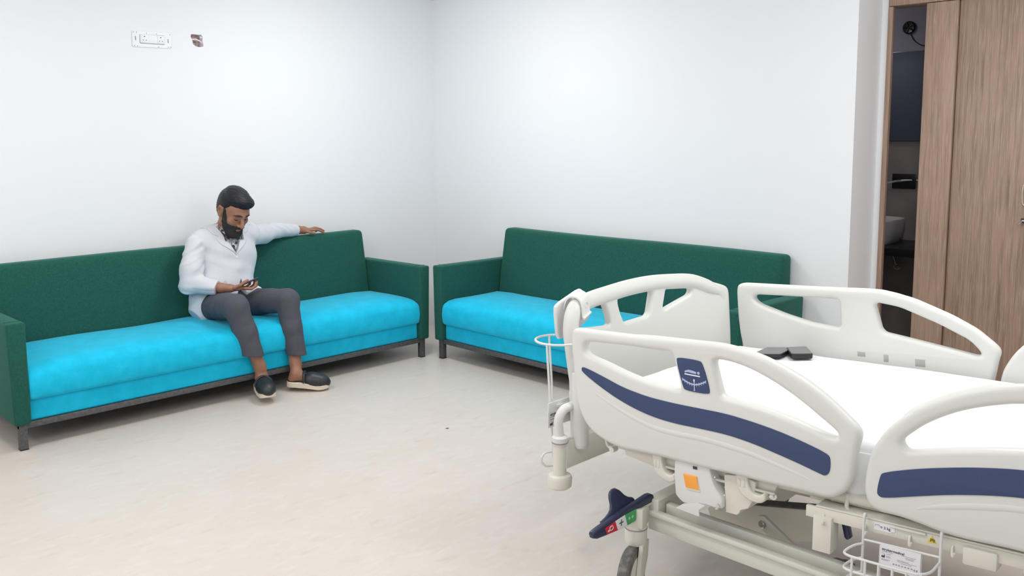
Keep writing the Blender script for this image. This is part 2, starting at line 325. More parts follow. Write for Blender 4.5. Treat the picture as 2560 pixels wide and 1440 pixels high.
tube('bolt_rod', [(ND - 0.014, hy - 0.12, 1.113), (ND - 0.014, hy + 0.006, 1.113)], 0.005, M_chrome, bb)
tube('bolt_knob', [(ND - 0.014, hy + 0.002, 1.113), (ND - 0.040, hy + 0.016, 1.094)], 0.004, M_chrome, bb)
# ------------------------------------------------------------------ dark washroom seen through the gap
BX = 1.45
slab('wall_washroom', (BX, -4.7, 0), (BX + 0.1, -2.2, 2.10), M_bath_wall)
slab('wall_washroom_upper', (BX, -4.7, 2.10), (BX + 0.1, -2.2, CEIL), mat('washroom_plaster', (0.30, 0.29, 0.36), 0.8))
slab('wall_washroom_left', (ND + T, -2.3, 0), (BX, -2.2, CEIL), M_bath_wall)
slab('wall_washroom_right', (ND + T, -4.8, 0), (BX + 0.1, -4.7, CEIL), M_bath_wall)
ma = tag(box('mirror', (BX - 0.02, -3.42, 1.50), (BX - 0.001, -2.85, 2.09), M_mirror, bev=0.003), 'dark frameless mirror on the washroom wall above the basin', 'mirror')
fan = root('exhaust_fan', (BX, -3.17, 2.19), 'round dark exhaust vent high on the washroom wall', 'vent')
lathe('cowl', [(0.020, 0), (0.040, 0.0), (0.042, 0.012), (0.034, 0.018), (0.020, 0.014)], (BX, -3.165, 2.245), (-1, 0, 0), M_black, fan)
for a in range(5):
    an = a * 2 * math.pi / 5
    tube('blade', [(BX - 0.012, -3.165, 2.245), (BX - 0.012, -3.165 + 0.033 * math.cos(an), 2.245 + 0.033 * math.sin(an))], [0.004, 0.009], M_black, fan, seg=8)
tag(tube('fan_cord', [(BX - 0.006, -3.175, 2.205), (BX - 0.008, -3.20, 2.16), (BX - 0.008, -3.25, 2.125), (BX - 0.006, -3.30, 2.12)], 0.003, M_black, smooth_n=4), 'thin black cord hanging from the round vent in the washroom', 'cord')
cz = 0.835
ct = tag(box('vanity_shelf', (BX - 0.52, -4.0, cz - 0.05), (BX - 0.001, -2.6, cz), M_black, bev=0.004), 'black vanity shelf under the white basin in the washroom', 'shelf')
bs = root('wash_basin', (BX - 0.25, -3.1, cz), 'white ceramic countertop basin in the dark washroom', 'basin')
bm = bmesh.new()
ring = []
for (sx, sy, z) in [(0.17, 0.20, cz), (0.185, 0.22, cz + 0.03), (0.20, 0.235, cz + 0.15), (0.195, 0.23, cz + 0.158), (0.182, 0.217, cz + 0.15), (0.15, 0.18, cz + 0.05), (0.02, 0.02, cz + 0.03)]:
    r_ = []
    for k in range(40):
        an = 2 * math.pi * k / 40; c_, s_ = math.cos(an), math.sin(an); q = (abs(c_) ** 4 + abs(s_) ** 4) ** -0.25
        r_.append(bm.verts.new((BX - 0.25 + sx * c_ * q, -3.02 + sy * s_ * q, z)))
    ring.append(r_)
for A, B in zip(ring, ring[1:]):
    for k in range(40): bm.faces.new((A[k], A[(k + 1) % 40], B[(k + 1) % 40], B[k]))
bm.faces.new(ring[0][::-1]); bm.faces.new(ring[-1])
link('bowl', from_bm(bm), M_ceramic, bs)
lathe('drain', [(0.02, 0), (0.02, 0.004), (0.0, 0.004)], (BX - 0.25, -3.02, cz + 0.03), (0, 0, 1), M_chrome, bs)
fc = root('wall_faucet', (BX, -3.2, 1.20), 'chrome wall spout on a black plate above the basin', 'faucet')
box('wall_plate', (BX - 0.012, -3.257, 1.180), (BX - 0.001, -3.10, 1.280), M_black, fc, bev=0.006)
M_glint = mat('chrome_glint', (0.85, 0.85, 0.87), 0.35, metal=0.2)  # bright reflections of the chrome painted into its pale base colour
tube('spout', [(BX - 0.008, -3.165, 1.232), (BX - 0.10, -3.155, 1.232), (BX - 0.20, -3.130, 1.220)], [0.007, 0.007, 0.006], M_glint, fc, smooth_n=3)
tube('lever', [(BX - 0.014, -3.160, 1.234), (BX - 0.018, -3.19, 1.238), (BX - 0.018, -3.235, 1.240)], [0.007, 0.006, 0.004], M_glint, fc)
tube('lever', [(BX - 0.014, -3.275, 1.240), (BX - 0.018, -3.262, 1.240)], [0.005, 0.004], M_glint, fc)
vv = root('angle_valve', (BX, -3.15, 0.60), 'small chrome angle valve on the wall below the washroom basin', 'valve')
lathe('valve_body', [(0.022, 0), (0.022, 0.004), (0.009, 0.006), (0.009, 0.045), (0.012, 0.05), (0.0, 0.052)], (BX, -3.16, 0.645), (-1, 0, 0), M_chrome, vv)
tube('valve_handle', [(BX - 0.05, -3.16, 0.645), (BX - 0.055, -3.19, 0.66)], [0.007, 0.010], M_chrome, vv)
tube('hose', [(BX - 0.03, -3.16, 0.65), (BX - 0.035, -3.15, 0.70), (BX - 0.05, -3.12, 0.78)], 0.006, M_chrome, vv, smooth_n=4)
# ------------------------------------------------------------------ socket plate on the left wall
sk = root('socket_plate', (-2.255, 0, 2.09), 'white wall plate with two three-pin sockets on the left wall', 'socket')
def skq(u, v): return (-2.378 + u, 2.190 - v)      # u to the right, v down
plate('mounting_frame', [skq(0, 0), skq(0.245, -0.004), skq(0.245, 0.092), skq(0, 0.097)], [[skq(0.045, 0.018), skq(0.2, 0.016), skq(0.2, 0.072), skq(0.045, 0.074)]], 0.006, 0.002, lambda a, b, d: (a, -0.0035 + d, b), M_sock, sk, sm=1, cut=0.005)
md = box('socket_module', (-2.332, -0.014, 2.120), (-2.180, -0.001, 2.172), M_sock, sk, bev=0.002)
for cx_ in (-2.307, -2.206):
    fcx = box('socket_face', (cx_ - 0.022, -0.0165, 2.124), (cx_ + 0.024, -0.0135, 2.168), M_sock, sk, bev=0.001)
    for (dx, dz, r) in ((0, 0.012, 0.0035), (-0.009, -0.010, 0.0026), (0.009, -0.010, 0.0026)):
        lathe('pin_hole', [(r, 0), (r, 0.0015)], (cx_ + dx, -0.0155, 2.147 + dz), (0, -1, 0), M_ink, fcx, seg=12)
for (u, v) in ((0.009, 0.008), (0.028, 0.007), (0.088, 0.009), (0.15, 0.009), (0.236, 0.008), (0.012, 0.089), (0.03, 0.09), (0.16, 0.088), (0.222, 0.085), (0.237, 0.084)):
    a, b = skq(u, v); lathe('screw_hole', [(0.0028, 0), (0.0028, 0.0012)], (a, -0.0063, b), (0, -1, 0), M_inkg, sk, seg=10)
for (u, v) in ((0.020, 0.044), (0.222, 0.048)):
    a, b = skq(u, v); box('clamp_slot', (a - 0.003, -0.0078, b - 0.012), (a + 0.003, -0.006, b + 0.012), M_inkg, sk, bev=0.001)

# ------------------------------------------------------------------ sofas
def sofa(name, label, P, L, ha, ht, q, D=0.745):
    """P(u, v, z): u along the length, v from the wall side (0) to the front (D); origin at the wall-side corner"""
    w_ = 0.09
    c = P(L / 2, D / 2, 0)
    r = root(name, (c[0], c[1], 0), label, 'sofa', 'green and cyan sofas in the corner')
    f = lambda u, v, z: P(u, v, z)
    hb = 0.132
    # arms: thin upholstered slabs, slightly tapering towards the bottom on the outer side
    for side in (0, 1):
        bm = bmesh.new()
        u0, u1 = (0, w_) if side == 0 else (L - w_, L)
        vs = add_box(bm, (u0, 0.02, hb), (u1, D, ha), 0.013, 3)
        for v in vs:
            k = (ha - v.co.z) / (ha - hb)
            if side == 0 and v.co.x < w_ * 0.5: v.co.x += 0.012 * k
            if side == 1 and v.co.x > L - w_ * 0.5: v.co.x -= 0.012 * k
            v.co.z -= 0.012 * max(0, (D * 0.6 - v.co.y) / D) if v.co.z > ha - 0.03 else 0
            v.co = Vector(f(*v.co))
        arm = link('armrest', from_bm(bm), M_green, r)
        # seam welt round the front face of the arm
        a0, a1 = u0 + 0.012, u1 - 0.012
        pts = [(a0, D - 0.001, ha - 0.012), (a1, D - 0.001, ha - 0.012)]
        tube('seam', [f(a, b, z) for a, b, z in [((u0 + 0.004), D - 0.055, ha + 0.0005), ((u1 - 0.004), D - 0.055, ha + 0.0005)]], 0.0014, M_green, arm, seg=6)
    # backrest between the arms
    bm = bmesh.new()
    NB = 24
    vs = add_box(bm, (w_ + 0.002, 0.04, 0.15), (L - w_ - 0.002, 0.15, ht), 0.0, 2)
    bmesh.ops.bevel(bm, geom=[e for e in bm.edges if max(v.co.z for v in e.verts) > ht - 0.01 or abs(e.verts[0].co.z - e.verts[1].co.z) > 0.1], offset=0.028, segments=4, profile=0.5, affect='EDGES')
    for i in range(1, NB):
        bmesh.ops.bisect_plane(bm, geom=bm.verts[:] + bm.edges[:] + bm.faces[:], plane_co=(L * i / NB, 0, 0), plane_no=(1, 0, 0))
    for i in range(1, 8):
        bmesh.ops.bisect_plane(bm, geom=bm.verts[:] + bm.edges[:] + bm.faces[:], plane_co=(0, 0, 0.15 + (ht - 0.15) * i / 8), plane_no=(0, 0, 1))
    for v in bm.verts:
        k = (ht - v.co.z) / (ht - 0.15)
        if v.co.y > 0.08: v.co.y += 0.095 * k + 0.010 * math.sin(math.pi * min(1, max(0, k))) 
        v.co.z += 0.003 * math.sin(v.co.x * 3.1 + L)
        v.co = Vector(f(v.co.x, v.co.y + (D - q - 0.15), v.co.z))
    link('backrest', from_bm(bm), M_green, r)
    # cushion
    def cushion(nm, lo, hi, rad, crown, seed):
        bm = bmesh.new()
        add_box(bm, lo, hi, 0, 1)
        top = [e for e in bm.edges if min(v.co.z for v in e.verts) > hi[2] - 1e-4]
        oth = [e for e in bm.edges if e not in top]
        bmesh.ops.bevel(bm, geom=bm.edges[:], offset=rad, segments=4, profile=0.5, affect='EDGES')
        for ax, n in ((0, 40), (1, 10), (2, 3)):
            for i in range(1, n):
                pc = [0, 0, 0]; no = [0, 0, 0]; no[ax] = 1; pc[ax] = lo[ax] + (hi[ax] - lo[ax]) * i / n
                bmesh.ops.bisect_plane(bm, geom=bm.verts[:] + bm.edges[:] + bm.faces[:], plane_co=pc, plane_no=no)
        for v in bm.verts:
            x, y, z = v.co
            tu = (x - lo[0]) / (hi[0] - lo[0]); tv = (y - lo[1]) / (hi[1] - lo[1]); tz = (z - lo[2]) / (hi[2] - lo[2])
            if tz > 0.6:
                wv = noise.noise((x * 2.2 + seed, y * 3, 0)) * 0.010
                z += crown * (1 - (2 * tv - 1) ** 2 * 0.6) * min(1, min(tu, 1 - tu) * 14) + wv * (tz - 0.6) / 0.4 - crown * 0.4
                # rounded front edge
                z -= 0.035 * max(0, (tv - 0.82) / 0.18) ** 2
            if tv > 0.9: y += 0.010 * math.sin(math.pi * tz) + noise.noise((x * 4 + seed, z * 6, 3)) * 0.003
            v.co = Vector(f(x, y, z))
        return link(nm, from_bm(bm), M_cyan, r)
    cushion('seat_cushion', (w_ - 0.004, 0.17, 0.248), (L - w_ + 0.004, D - 0.006, 0.425), 0.022, 0.022, L * 3)
    bm = bmesh.new(); vs = add_box(bm, (w_ - 0.001, 0.05, hb + 0.006), (L - w_ + 0.001, D - 0.036, 0.256), 0.012, 3)
    for v in vs: v.co = Vector(f(*v.co))
    link('seat_base', from_bm(bm), M_cyan, r)
    box('underside_shade', (0.05, 0.055, hb - 0.006), (L - 0.05, D - 0.03, hb + 0.004), M_black, r, bev=0, f=f)  # unseen black panel, added to soak up bounce and darken the floor below
    # steel base: front, back and end rails, four legs
    hr, tr = 0.034, 0.03
    def rail(lo, hi): box('base_rail', lo, hi, M_steel_dark, r, bev=0.002, f=f)
    rail((0.035, D - 0.055, hb - 0.024), (L - 0.035, D - 0.025, hb + 0.006))
    rail((0.035, 0.05, hb - 0.024), (L - 0.035, 0.08, hb + 0.006))
    rail((0.036, 0.082, hb - 0.022), (0.066, D - 0.057, hb)); rail((L - 0.066, 0.082, hb - 0.022), (L - 0.036, D - 0.057, hb))
    for u in (0.035, L - 0.072):
        for v in (0.05, D - 0.058):
            lg = box('leg', (u, v, 0.0), (u + 0.037, v + 0.036, hb - 0.002), M_steel_dark, r, bev=0.002, f=f)
            box('foot_cap', (u - 0.001, v - 0.001, 0.0), (u + 0.038, v + 0.037, 0.006), M_black, lg, bev=0.001, f=f)
    return r
# left sofa: length along -x, front facing -y
A1 = 0.7876
sofa('corner_sofa', 'longer green and cyan sofa on the left wall, man seated on it',
     lambda u, v, z: (-0.7168 - u, -(A1 - 0.745) - v, z), 2.670, 0.648, 0.8576, 0.650)
A2 = 0.7306
S2 = sofa('corner_sofa', 'green and cyan sofa on the right wall, partly behind the hospital bed',
     lambda u, v, z: (-(A2 - 0.715) - v, -0.8303 - u, z), 2.390, 0.656, 0.8751, 0.615, 0.715)
# ------------------------------------------------------------------ hospital bed
TB = 0.077
BO = Vector((-1.815, -3.5, 0.6)); ES = Vector((0, -math.cos(TB), math.sin(TB))); EH = Vector((0, math.sin(TB), math.cos(TB)))
def B(x, s, h):                        # deck frame: x across, s from the foot end to the head end, h up
    return Vector((x, 0, 0)) + Vector((0, BO.y, BO.z)) + ES * s + EH * h
bed = root('hospital_bed', (-1.83, -4.6, 0), 'cream motorised hospital bed with four side rails and navy stripes', 'bed')
XN = -2.36
def rail_set(nm, out, holes, blue, ridge, x0, sgn):
    """x0 is the face towards the camera ; the body extends in +x"""
    bow = lambda h: 0.0
    mp = lambda a, b, d: B(x0 + 0.021 + d + bow(b), a, b)
    r = plate(nm, out, holes, 0.042, 0.016, mp, M_plast, bed)
    if blue:
        plate('blue_inlay', blue, [], 0.0036, 0.001, lambda a, b, d: B(x0 - 0.0008 + d, a, b), M_navy, r)
    if ridge:
        n = len(ridge); pts = catmull([(a, b, 0) for a, b in ridge], 6)
        m = len(pts); rad = [0.0002 + 0.0095 * math.sin(math.pi * min(1, (i + 0.5) / m)) ** 0.5 for i in range(m)]
        tube('moulded_ridge', [(p.x, p.y, 0) for p in pts], rad, M_plast, r, f=lambda a, b, d: B(x0 + 0.0012 + d * 0.34, a, b))
    return r
r1 = rail_set('side_rail', D['R1'], [D['R1h1'], D['R1h2']], D['R1b'], D['R1r'], XN, 1)
tag(r1, 'cream foot-end side rail with a long navy stripe')
# raised grip roll along the top rim
def grip(pts, x0, r_, par, n=6):
    q = catmull([(a, b, 0) for a, b in pts], n); m = len(q)
    rad = [r_ * min(1.0, 0.25 + 3.0 * min(i, m - 1 - i) / m) for i in range(m)]
    tube('grip_rim', [(p.x, p.y, 0) for p in q], rad, M_plast, par, seg=12, f=lambda a, b, d: B(x0 + 0.021 + d * 0.9, a, b))
grip([(0.09, 0.262), (0.2, 0.260), (0.4, 0.259), (0.6, 0.256), (0.7, 0.243), (0.8, 0.208), (0.9, 0.158), (0.98, 0.098)], XN, 0.0235, r1)
lb = plate('angle_label', D['R1l'], [], 0.003, 0.001, lambda a, b, d: B(XN - 0.0016 + d, a, b), M_navy, r1, sm=2)
tag(lb, 'navy label with a lying figure and an angle scale')
def lab(nm, pts, r_, m=M_lilac): tube(nm, [(a, b, 0) for a, b in pts], r_, m, r1, seg=6, f=lambda a, b, d: B(XN - 0.0032 + d * 0.25, a, b))
lab('printed_bed_line', [(0.491, 0.1765), (0.546, 0.1735)], 0.0022, M_whp)
lab('printed_figure', [(0.492, 0.1835), (0.505, 0.187), (0.520, 0.185), (0.533, 0.183)], [0.003, 0.0042, 0.0050, 0.0035])
lathe('printed_head', [(0.0045, 0), (0.0045, 0.0006)], B(XN - 0.0031, 0.541, 0.1835), (-1, 0, 0), M_lilac, r1, seg=14)
arc = [(0.482 + 0.084 * i / 10, 0.160 - 0.016 * math.sin(math.pi * (i + 1) / 11) + 0.004 * (1 - i / 10)) for i in range(11)]
lab('printed_scale', arc, 0.0026)
for i in range(11):
    a, b = arc[i]; lab('printed_tick', [(a, b + 0.0045), (a, b - 0.0065)], 0.0009, M_lilac)
lab('printed_pointer', [(0.524, 0.163), (0.524, 0.132)], 0.0012, M_whp); lab('printed_pointer', [(0.524, 0.162), (0.524, 0.156)], 0.0028, M_whp)
lathe('printed_ball', [(0.0028, 0), (0.0028, 0.0006)], B(XN - 0.0031, 0.524, 0.129), (-1, 0, 0), M_lilac, r1, seg=12)
r2 = rail_set('side_rail', D['R2'], [D['R2h']], D['R2b'], D['R2r'], XN, 1)
tag(r2, 'cream head-end side rail with an arched navy stripe')
grip([(1.09, 0.05), (1.14, 0.108), (1.2, 0.152), (1.29, 0.197), (1.4, 0.227), (1.6, 0.243), (1.75, 0.235), (1.87, 0.2)], XN, 0.0235, r2)
FX = -1.33                              # inner face of the far rails
r3 = plate('side_rail', D['F1'], [D['F1h1'], D['F1h2']], 0.042, 0.016, lambda a, b, d: B(FX + 0.021 + d, a, b), M_plast, bed, cut=0.012)
grip([(0.13, 0.293), (0.3, 0.292), (0.5, 0.291), (0.67, 0.289), (0.79, 0.262), (0.92, 0.21), (1.0, 0.168), (1.05, 0.13)], FX, 0.0235, r3)
for (s0, h0, w0, h1) in ((0.585, 0.052, 0.030, 0.018), (0.685, 0.04, 0.018, 0.028), (0.80, 0.035, 0.036, 0.028)):
    box('latch_recess', (FX - 0.0015, s0, h0), (FX + 0.004, s0 + w0, h0 + h1), mat('recess_grey', (0.42, 0.42, 0.40), 0.6), r3, bev=0.0015, f=lambda x, s, h: B(x, s, h))
r4 = plate('side_rail', [(a + 0.035, b + 0.03) for a, b in D['R2']], [[(a + 0.035, b + 0.03) for a, b in D['R2h']]], 0.042, 0.016, lambda a, b, d: B(FX + 0.021 + d, a, b), M_plast, bed)
grip([(1.12, 0.08), (1.175, 0.138), (1.235, 0.182), (1.325, 0.227), (1.435, 0.257), (1.6, 0.27), (1.78, 0.262), (1.9, 0.23)], FX, 0.0235, r4)
# --- footboard: bowed board with three hand openings
def sbo(x): u = (x + 1.83) / 0.5; u = max(-1.15, min(1.15, u)); return -0.09 + 0.045 * u + 0.085 * u * u
fb_out = [(-2.238, 0.10), (-2.238, 0.22), (-2.232, 0.285), (-2.222, 0.318), (-2.214, 0.338), (-2.205, 0.349), (-2.165, 0.352), (-2.077, 0.359), (-1.974, 0.367), (-1.842, 0.377), (-1.717, 0.38), (-1.6, 0.374), (-1.506, 0.367), (-1.475, 0.358), (-1.417, 0.333), (-1.355, 0.311), (-1.335, 0.298), (-1.330, 0.270), (-1.330, 0.113), (-1.335, -0.1), (-1.38, -0.19), (-1.45, -0.20), (-1.50, -0.12), (-2.12, -0.12), (-2.165, -0.17), (-2.185, -0.205), (-2.240, -0.208), (-2.255, -0.17), (-2.245, -0.05)]
fb_h1 = [(-2.062, 0.308), (-2.009, 0.313), (-1.997, 0.286), (-1.984, 0.25), (-1.984, 0.225), (-2.032, 0.229), (-2.165, 0.243), (-2.196, 0.262), (-2.190, 0.290), (-2.16, 0.302), (-2.12, 0.305)]
fb = plate('footboard', fb_out, [fb_h1, [(-1.924, 0.321), (-1.721, 0.33), (-1.75, 0.23), (-1.895, 0.22), (-1.916, 0.266), (-1.928, 0.307)], [(-1.647, 0.33), (-1.527, 0.322), (-1.513, 0.307), (-1.523, 0.288), (-1.672, 0.241)]],
           0.036, 0.014, lambda a, b, d: B(a, sbo(a) + d - 0.018, b), M_plast, bed, cuts=[-2.34 + 0.03 * i for i in range(35)], sm=2, cut=0.011)
pts = catmull([(-2.318, 0.12), (-2.318, 0.22), (-2.308, 0.272), (-2.275, 0.312), (-2.215, 0.330), (-2.077, 0.338), (-1.974, 0.345), (-1.842, 0.354), (-1.717, 0.357), (-1.6, 0.351), (-1.506, 0.344), (-1.42, 0.312)] and
              [Vector((a, b, 0)) for a, b in [(-2.228, 0.02), (-2.228, 0.12), (-2.227, 0.22), (-2.220, 0.272), (-2.202, 0.306), (-2.170, 0.326), (-2.077, 0.338), (-1.974, 0.345), (-1.842, 0.354), (-1.717, 0.357), (-1.6, 0.351), (-1.506, 0.340), (-1.42, 0.304), (-1.368, 0.27), (-1.362, 0.20)]], 5)
m_ = len(pts)
tube('grip_rim', [(p.x, p.y, 0) for p in pts], [0.032 * min(1, 0.4 + 4 * min(i, m_ - 1 - i) / m_) for i in range(m_)], M_plast, fb, seg=14, f=lambda a, b, d: B(a, sbo(a) - 0.018 + d, b))
# rounded corner column of the footboard nearest the camera
tube('corner_column', [(-2.268, -0.03, -0.175), (-2.268, -0.03, -0.165), (-2.270, -0.03, -0.10), (-2.272, -0.025, -0.02), (-2.262, -0.03, 0.1)], [0.012, 0.026, 0.030, 0.030, 0.026], M_plast, fb, seg=16, f=lambda a, s, h: B(a, s + 0.0, h), smooth_n=4)
# control box hooked over the footboard's grip
cb = root('control_box', (-2.2, -3.35, 0.85), 'white plastic control box hooked over the near end of the footboard', 'controller')
def ribbon(nm, path, x0, x1, th, m, par):
    bm = bmesh.new(); P_ = catmull([(s, h, 0) for s, h in path], 5); rows = []
    for i, p in enumerate(P_):
        t = (P_[min(i + 1, len(P_) - 1)] - P_[max(i - 1, 0)]).normalized(); n = Vector((-t.y, t.x, 0)) * th / 2
        rows.append([bm.verts.new(B(x, sbo(x) + q.x, q.y + (x - x0) * 0.35)) for x, q in ((x0, p + n), (x1, p + n), (x1, p - n), (x0, p - n))])
    for a, b in zip(rows, rows[1:]):
        for k in range(4): bm.faces.new((a[k], a[(k + 1) % 4], b[(k + 1) % 4], b[k]))
    bm.faces.new(rows[0][::-1]); bm.faces.new(rows[-1])
    return link(nm, from_bm(bm), m, par)
plate('box_shell', [(-2.222, 0.205), (-2.240, 0.325), (-2.224, 0.340), (-2.075, 0.378), (-2.058, 0.370), (-2.010, 0.262), (-2.018, 0.250), (-2.10, 0.212), (-2.18, 0.204)], [], 0.018, 0.006, lambda a, b, d: B(a, sbo(a) - 0.080 + d - 0.25 * (0.37 - b) * 0.3, b), M_plast_w, cb, sm=1)
ribbon('hook_strap', [(-0.072, 0.315), (-0.060, 0.345), (-0.040, 0.361), (-0.012, 0.362), (0.010, 0.350), (0.017, 0.330), (0.018, 0.310), (0.019, 0.290), (0.029, 0.284)], -2.192, -2.142, 0.006, M_plast_w, cb)
bxs = sbo(-2.165)
lathe('hook_boss', [(0.0, 0), (0.013, 0.0), (0.012, 0.004), (0.008, 0.004), (0.007, 0.0015), (0.0, 0.0015)], B(-2.165, bxs + 0.020, 0.334), ES, M_plast_w, cb, seg=20)
for i in range(3): box('printed_text', (-2.075, sbo(-2.06) - 0.072, 0.275 - i * 0.007), (-2.052, sbo(-2.06) - 0.069, 0.278 - i * 0.007), M_inkg, cb, bev=0, f=lambda x, s, h: B(x, s, h))
# --- mattress with its white sheet
def mattress():
    bm = bmesh.new()
    lo, hi = (-2.285, 0.075, -0.085), (-1.352, 2.02, 0.050)
    add_box(bm, lo, hi, 0.035, 4)
    for ax, n in ((0, 26), (1, 54), (2, 3)):
        for i in range(1, n):
            pc = [0, 0, 0]; no = [0, 0, 0]; no[ax] = 1; pc[ax] = lo[ax] + (hi[ax] - lo[ax]) * i / n
            bmesh.ops.bisect_plane(bm, geom=bm.verts[:] + bm.edges[:] + bm.faces[:], plane_co=pc, plane_no=no)
    for v in bm.verts:
        x, s, h = v.co
        if h > 0: h += 0.012 - 0.033 * (s - 0.07) + 0.004 * noise.noise((x * 3, s * 2.2, 1)) + 0.0022 * noise.noise((x * 9 + s * 6, s * 2, 5))
        else: x += 0.004 * noise.noise((x, s * 9, h * 12))
        v.co = B(x, s, h)
    return from_bm(bm)
mt = root('mattress', (-1.82, -4.5, 0.55), 'white sheeted mattress lying on the hospital bed', 'mattress')
link('sheeted_body', mattress(), M_sheet, mt)
bm = bmesh.new(); vs = add_box(bm, (-2.278, 0.35, -0.13), (-2.262, 1.9, 0.0), 0.006, 2)
for i in range(1, 60): bmesh.ops.bisect_plane(bm, geom=bm.verts[:] + bm.edges[:] + bm.faces[:], plane_co=(0, 0.35 + 1.55 * i / 60, 0), plane_no=(0, 1, 0))
for v in bm.verts:
    x, s, h = v.co; v.co = B(x - 0.012 - 0.008 * math.sin(s * 40) * (0.0 - h) / 0.13, s, h + 0.012 * math.sin(s * 7) * (h < -0.05))
link('sheet_overhang', from_bm(bm), M_sheet, mt)
# --- things lying on the mattress
def slab_thing(nm, label, cat, c4, z0, z1, m_side, m_top, tilt=0.0):
    """c4: four plan corners (x, y)"""
    r = root(nm, (sum(p[0] for p in c4) / 4, sum(p[1] for p in c4) / 4, z0), label, cat)
    ztop = lambda x, y: 0.6745 + 0.045 * (-3.56 - y)
    mp = lambda a, b, d: (a, b, ztop(a, b) + z0 + (z1 - z0) / 2 + d)
    p = plate('body', c4, [], z1 - z0, min(0.003, (z1 - z0) * 0.35), mp, m_side, r, sm=2, cut=0.006)
    cx_, cy_ = sum(q[0] for q in c4) / 4, sum(q[1] for q in c4) / 4
    ins = [(cx_ + (x - cx_) * 0.93, cy_ + (y - cy_) * 0.93) for x, y in c4]
    plate('top_face', ins, [], 0.0012, 0.0004, lambda a, b, d: (a, b, ztop(a, b) + z1 + 0.0002 + d), m_top, r, sm=2, cut=0.006)
    return r
slab_thing('mobile_phone', 'black mobile phone lying flat on the mattress, left of the wallet', 'phone', [(-1.590, -3.770), (-1.442, -3.755), (-1.378, -3.846), (-1.527, -3.862)], 0.0, 0.014, M_black, M_screen)
slab_thing('wallet', 'thick square dark grey wallet on the mattress near the far side rail', 'wallet', [(-1.524, -3.904), (-1.420, -3.830), (-1.364, -3.886), (-1.474, -3.968)], 0.0, 0.020, M_black, mat('dark_leather', (0.19, 0.195, 0.20), 0.5, bump=(200, 0.3, 0.001)))
# --- deck frame
def bbx(nm, lo, hi, m=M_cream, par=bed, bev=0.004): return box(nm, lo, hi, m, par, bev=bev, f=lambda x, s, h: B(x, s, h))
bbx('deck_beam', (-2.25, 0.10, -0.155), (-2.20, 2.05, -0.105)); bbx('deck_beam', (-1.46, 0.10, -0.155), (-1.41, 2.05, -0.105))
bbx('deck_panel', (-2.24, 0.12, -0.105), (-1.42, 2.02, -0.09), M_plast_w)
for s in (0.14, 0.62, 1.10, 1.6, 2.0): bbx('cross_member', (-2.20, s, -0.15), (-1.46, s + 0.04, -0.11))
hb_ = plate('headboard', [(-2.33, -0.15), (-2.34, 0.30), (-2.25, 0.38), (-1.83, 0.42), (-1.41, 0.38), (-1.32, 0.30), (-1.33, -0.15)], [[(-2.2, 0.24), (-2.1, 0.31), (-1.83, 0.34), (-1.56, 0.31), (-1.46, 0.24)]], 0.036, 0.014, lambda a, b, d: B(a, 2.12 + d, b), M_plast, bed)
# foot-end mattress retainer loop and thin tray under the rail
tube('retainer_loop', [(-2.30, 0.11, -0.06), (-2.30, 0.115, -0.125), (-2.30, 0.135, -0.135), (-2.30, 0.165, -0.12), (-2.30, 0.19, -0.10)], 0.0055, M_cream, bed, f=lambda x, s, h: B(x, s, h), smooth_n=4)
prism('foot_tray', [(0.20, -0.118), (0.205, -0.145), (0.33, -0.165), (0.45, -0.150), (0.46, -0.118)], M_cream, bed, 0, -2.315, -2.10, f=lambda x, s, h: B(x, s, h), bev=0.003)
lathe('tray_pin', [(0.010, 0), (0.010, 0.025), (0.0, 0.027)], B(-2.315, 0.165, -0.128), (-1, 0, 0), M_greyc, bed, seg=14)
# --- foot-end cross beam with bumper post
bbx('foot_beam', (-2.34, -0.085, -0.235), (-1.33, -0.045, -0.140), M_greyc)
bp = root('bumper', (-2.33, -3.46, 0.25), None)
bp.parent = bed; bp.location = Vector((-2.33, -3.46, 0.25)) - wl(bed)
PX, PS = -2.345, -0.068
bpw = B(PX, PS, -0.16); px_, py_ = bpw.x, bpw.y
lathe('bumper_post', [(0.0, -0.0), (0.0245, 0.0), (0.0245, 0.135), (0.0, 0.135)], (px_, py_, 0.33), (0, 0, 1), M_cream, bp)
lathe('bumper_collar', [(0.0, 0), (0.0275, 0), (0.0285, 0.006), (0.0285, 0.026), (0.021, 0.032), (0.0, 0.032)], (px_, py_, 0.450), (0, 0, 1), M_plast_w, bp)
lathe('collar_gap', [(0.0, 0), (0.0292, 0), (0.0292, 0.005), (0.0, 0.005)], (px_, py_, 0.455), (0, 0, 1), M_inkg, bp)
lathe('roller_bumper', [(0.0, 0), (0.034, 0.0), (0.043, 0.008), (0.0455, 0.038), (0.040, 0.048), (0.030, 0.051), (0.0, 0.051)], (px_, py_, 0.288), (0, 0, 1), M_cream, bp, seg=32)
tube('corner_handle', [(px_, py_, 0.47), (px_ - 0.005, py_ + 0.002, 0.525), (px_ - 0.001, py_, 0.552), (px_ + 0.018, py_ - 0.005, 0.575), (px_ + 0.06, py_ - 0.01, 0.581), (px_ + 0.22, py_ - 0.01, 0.581)], 0.0165, M_plast_w, bp, seg=14, smooth_n=5)
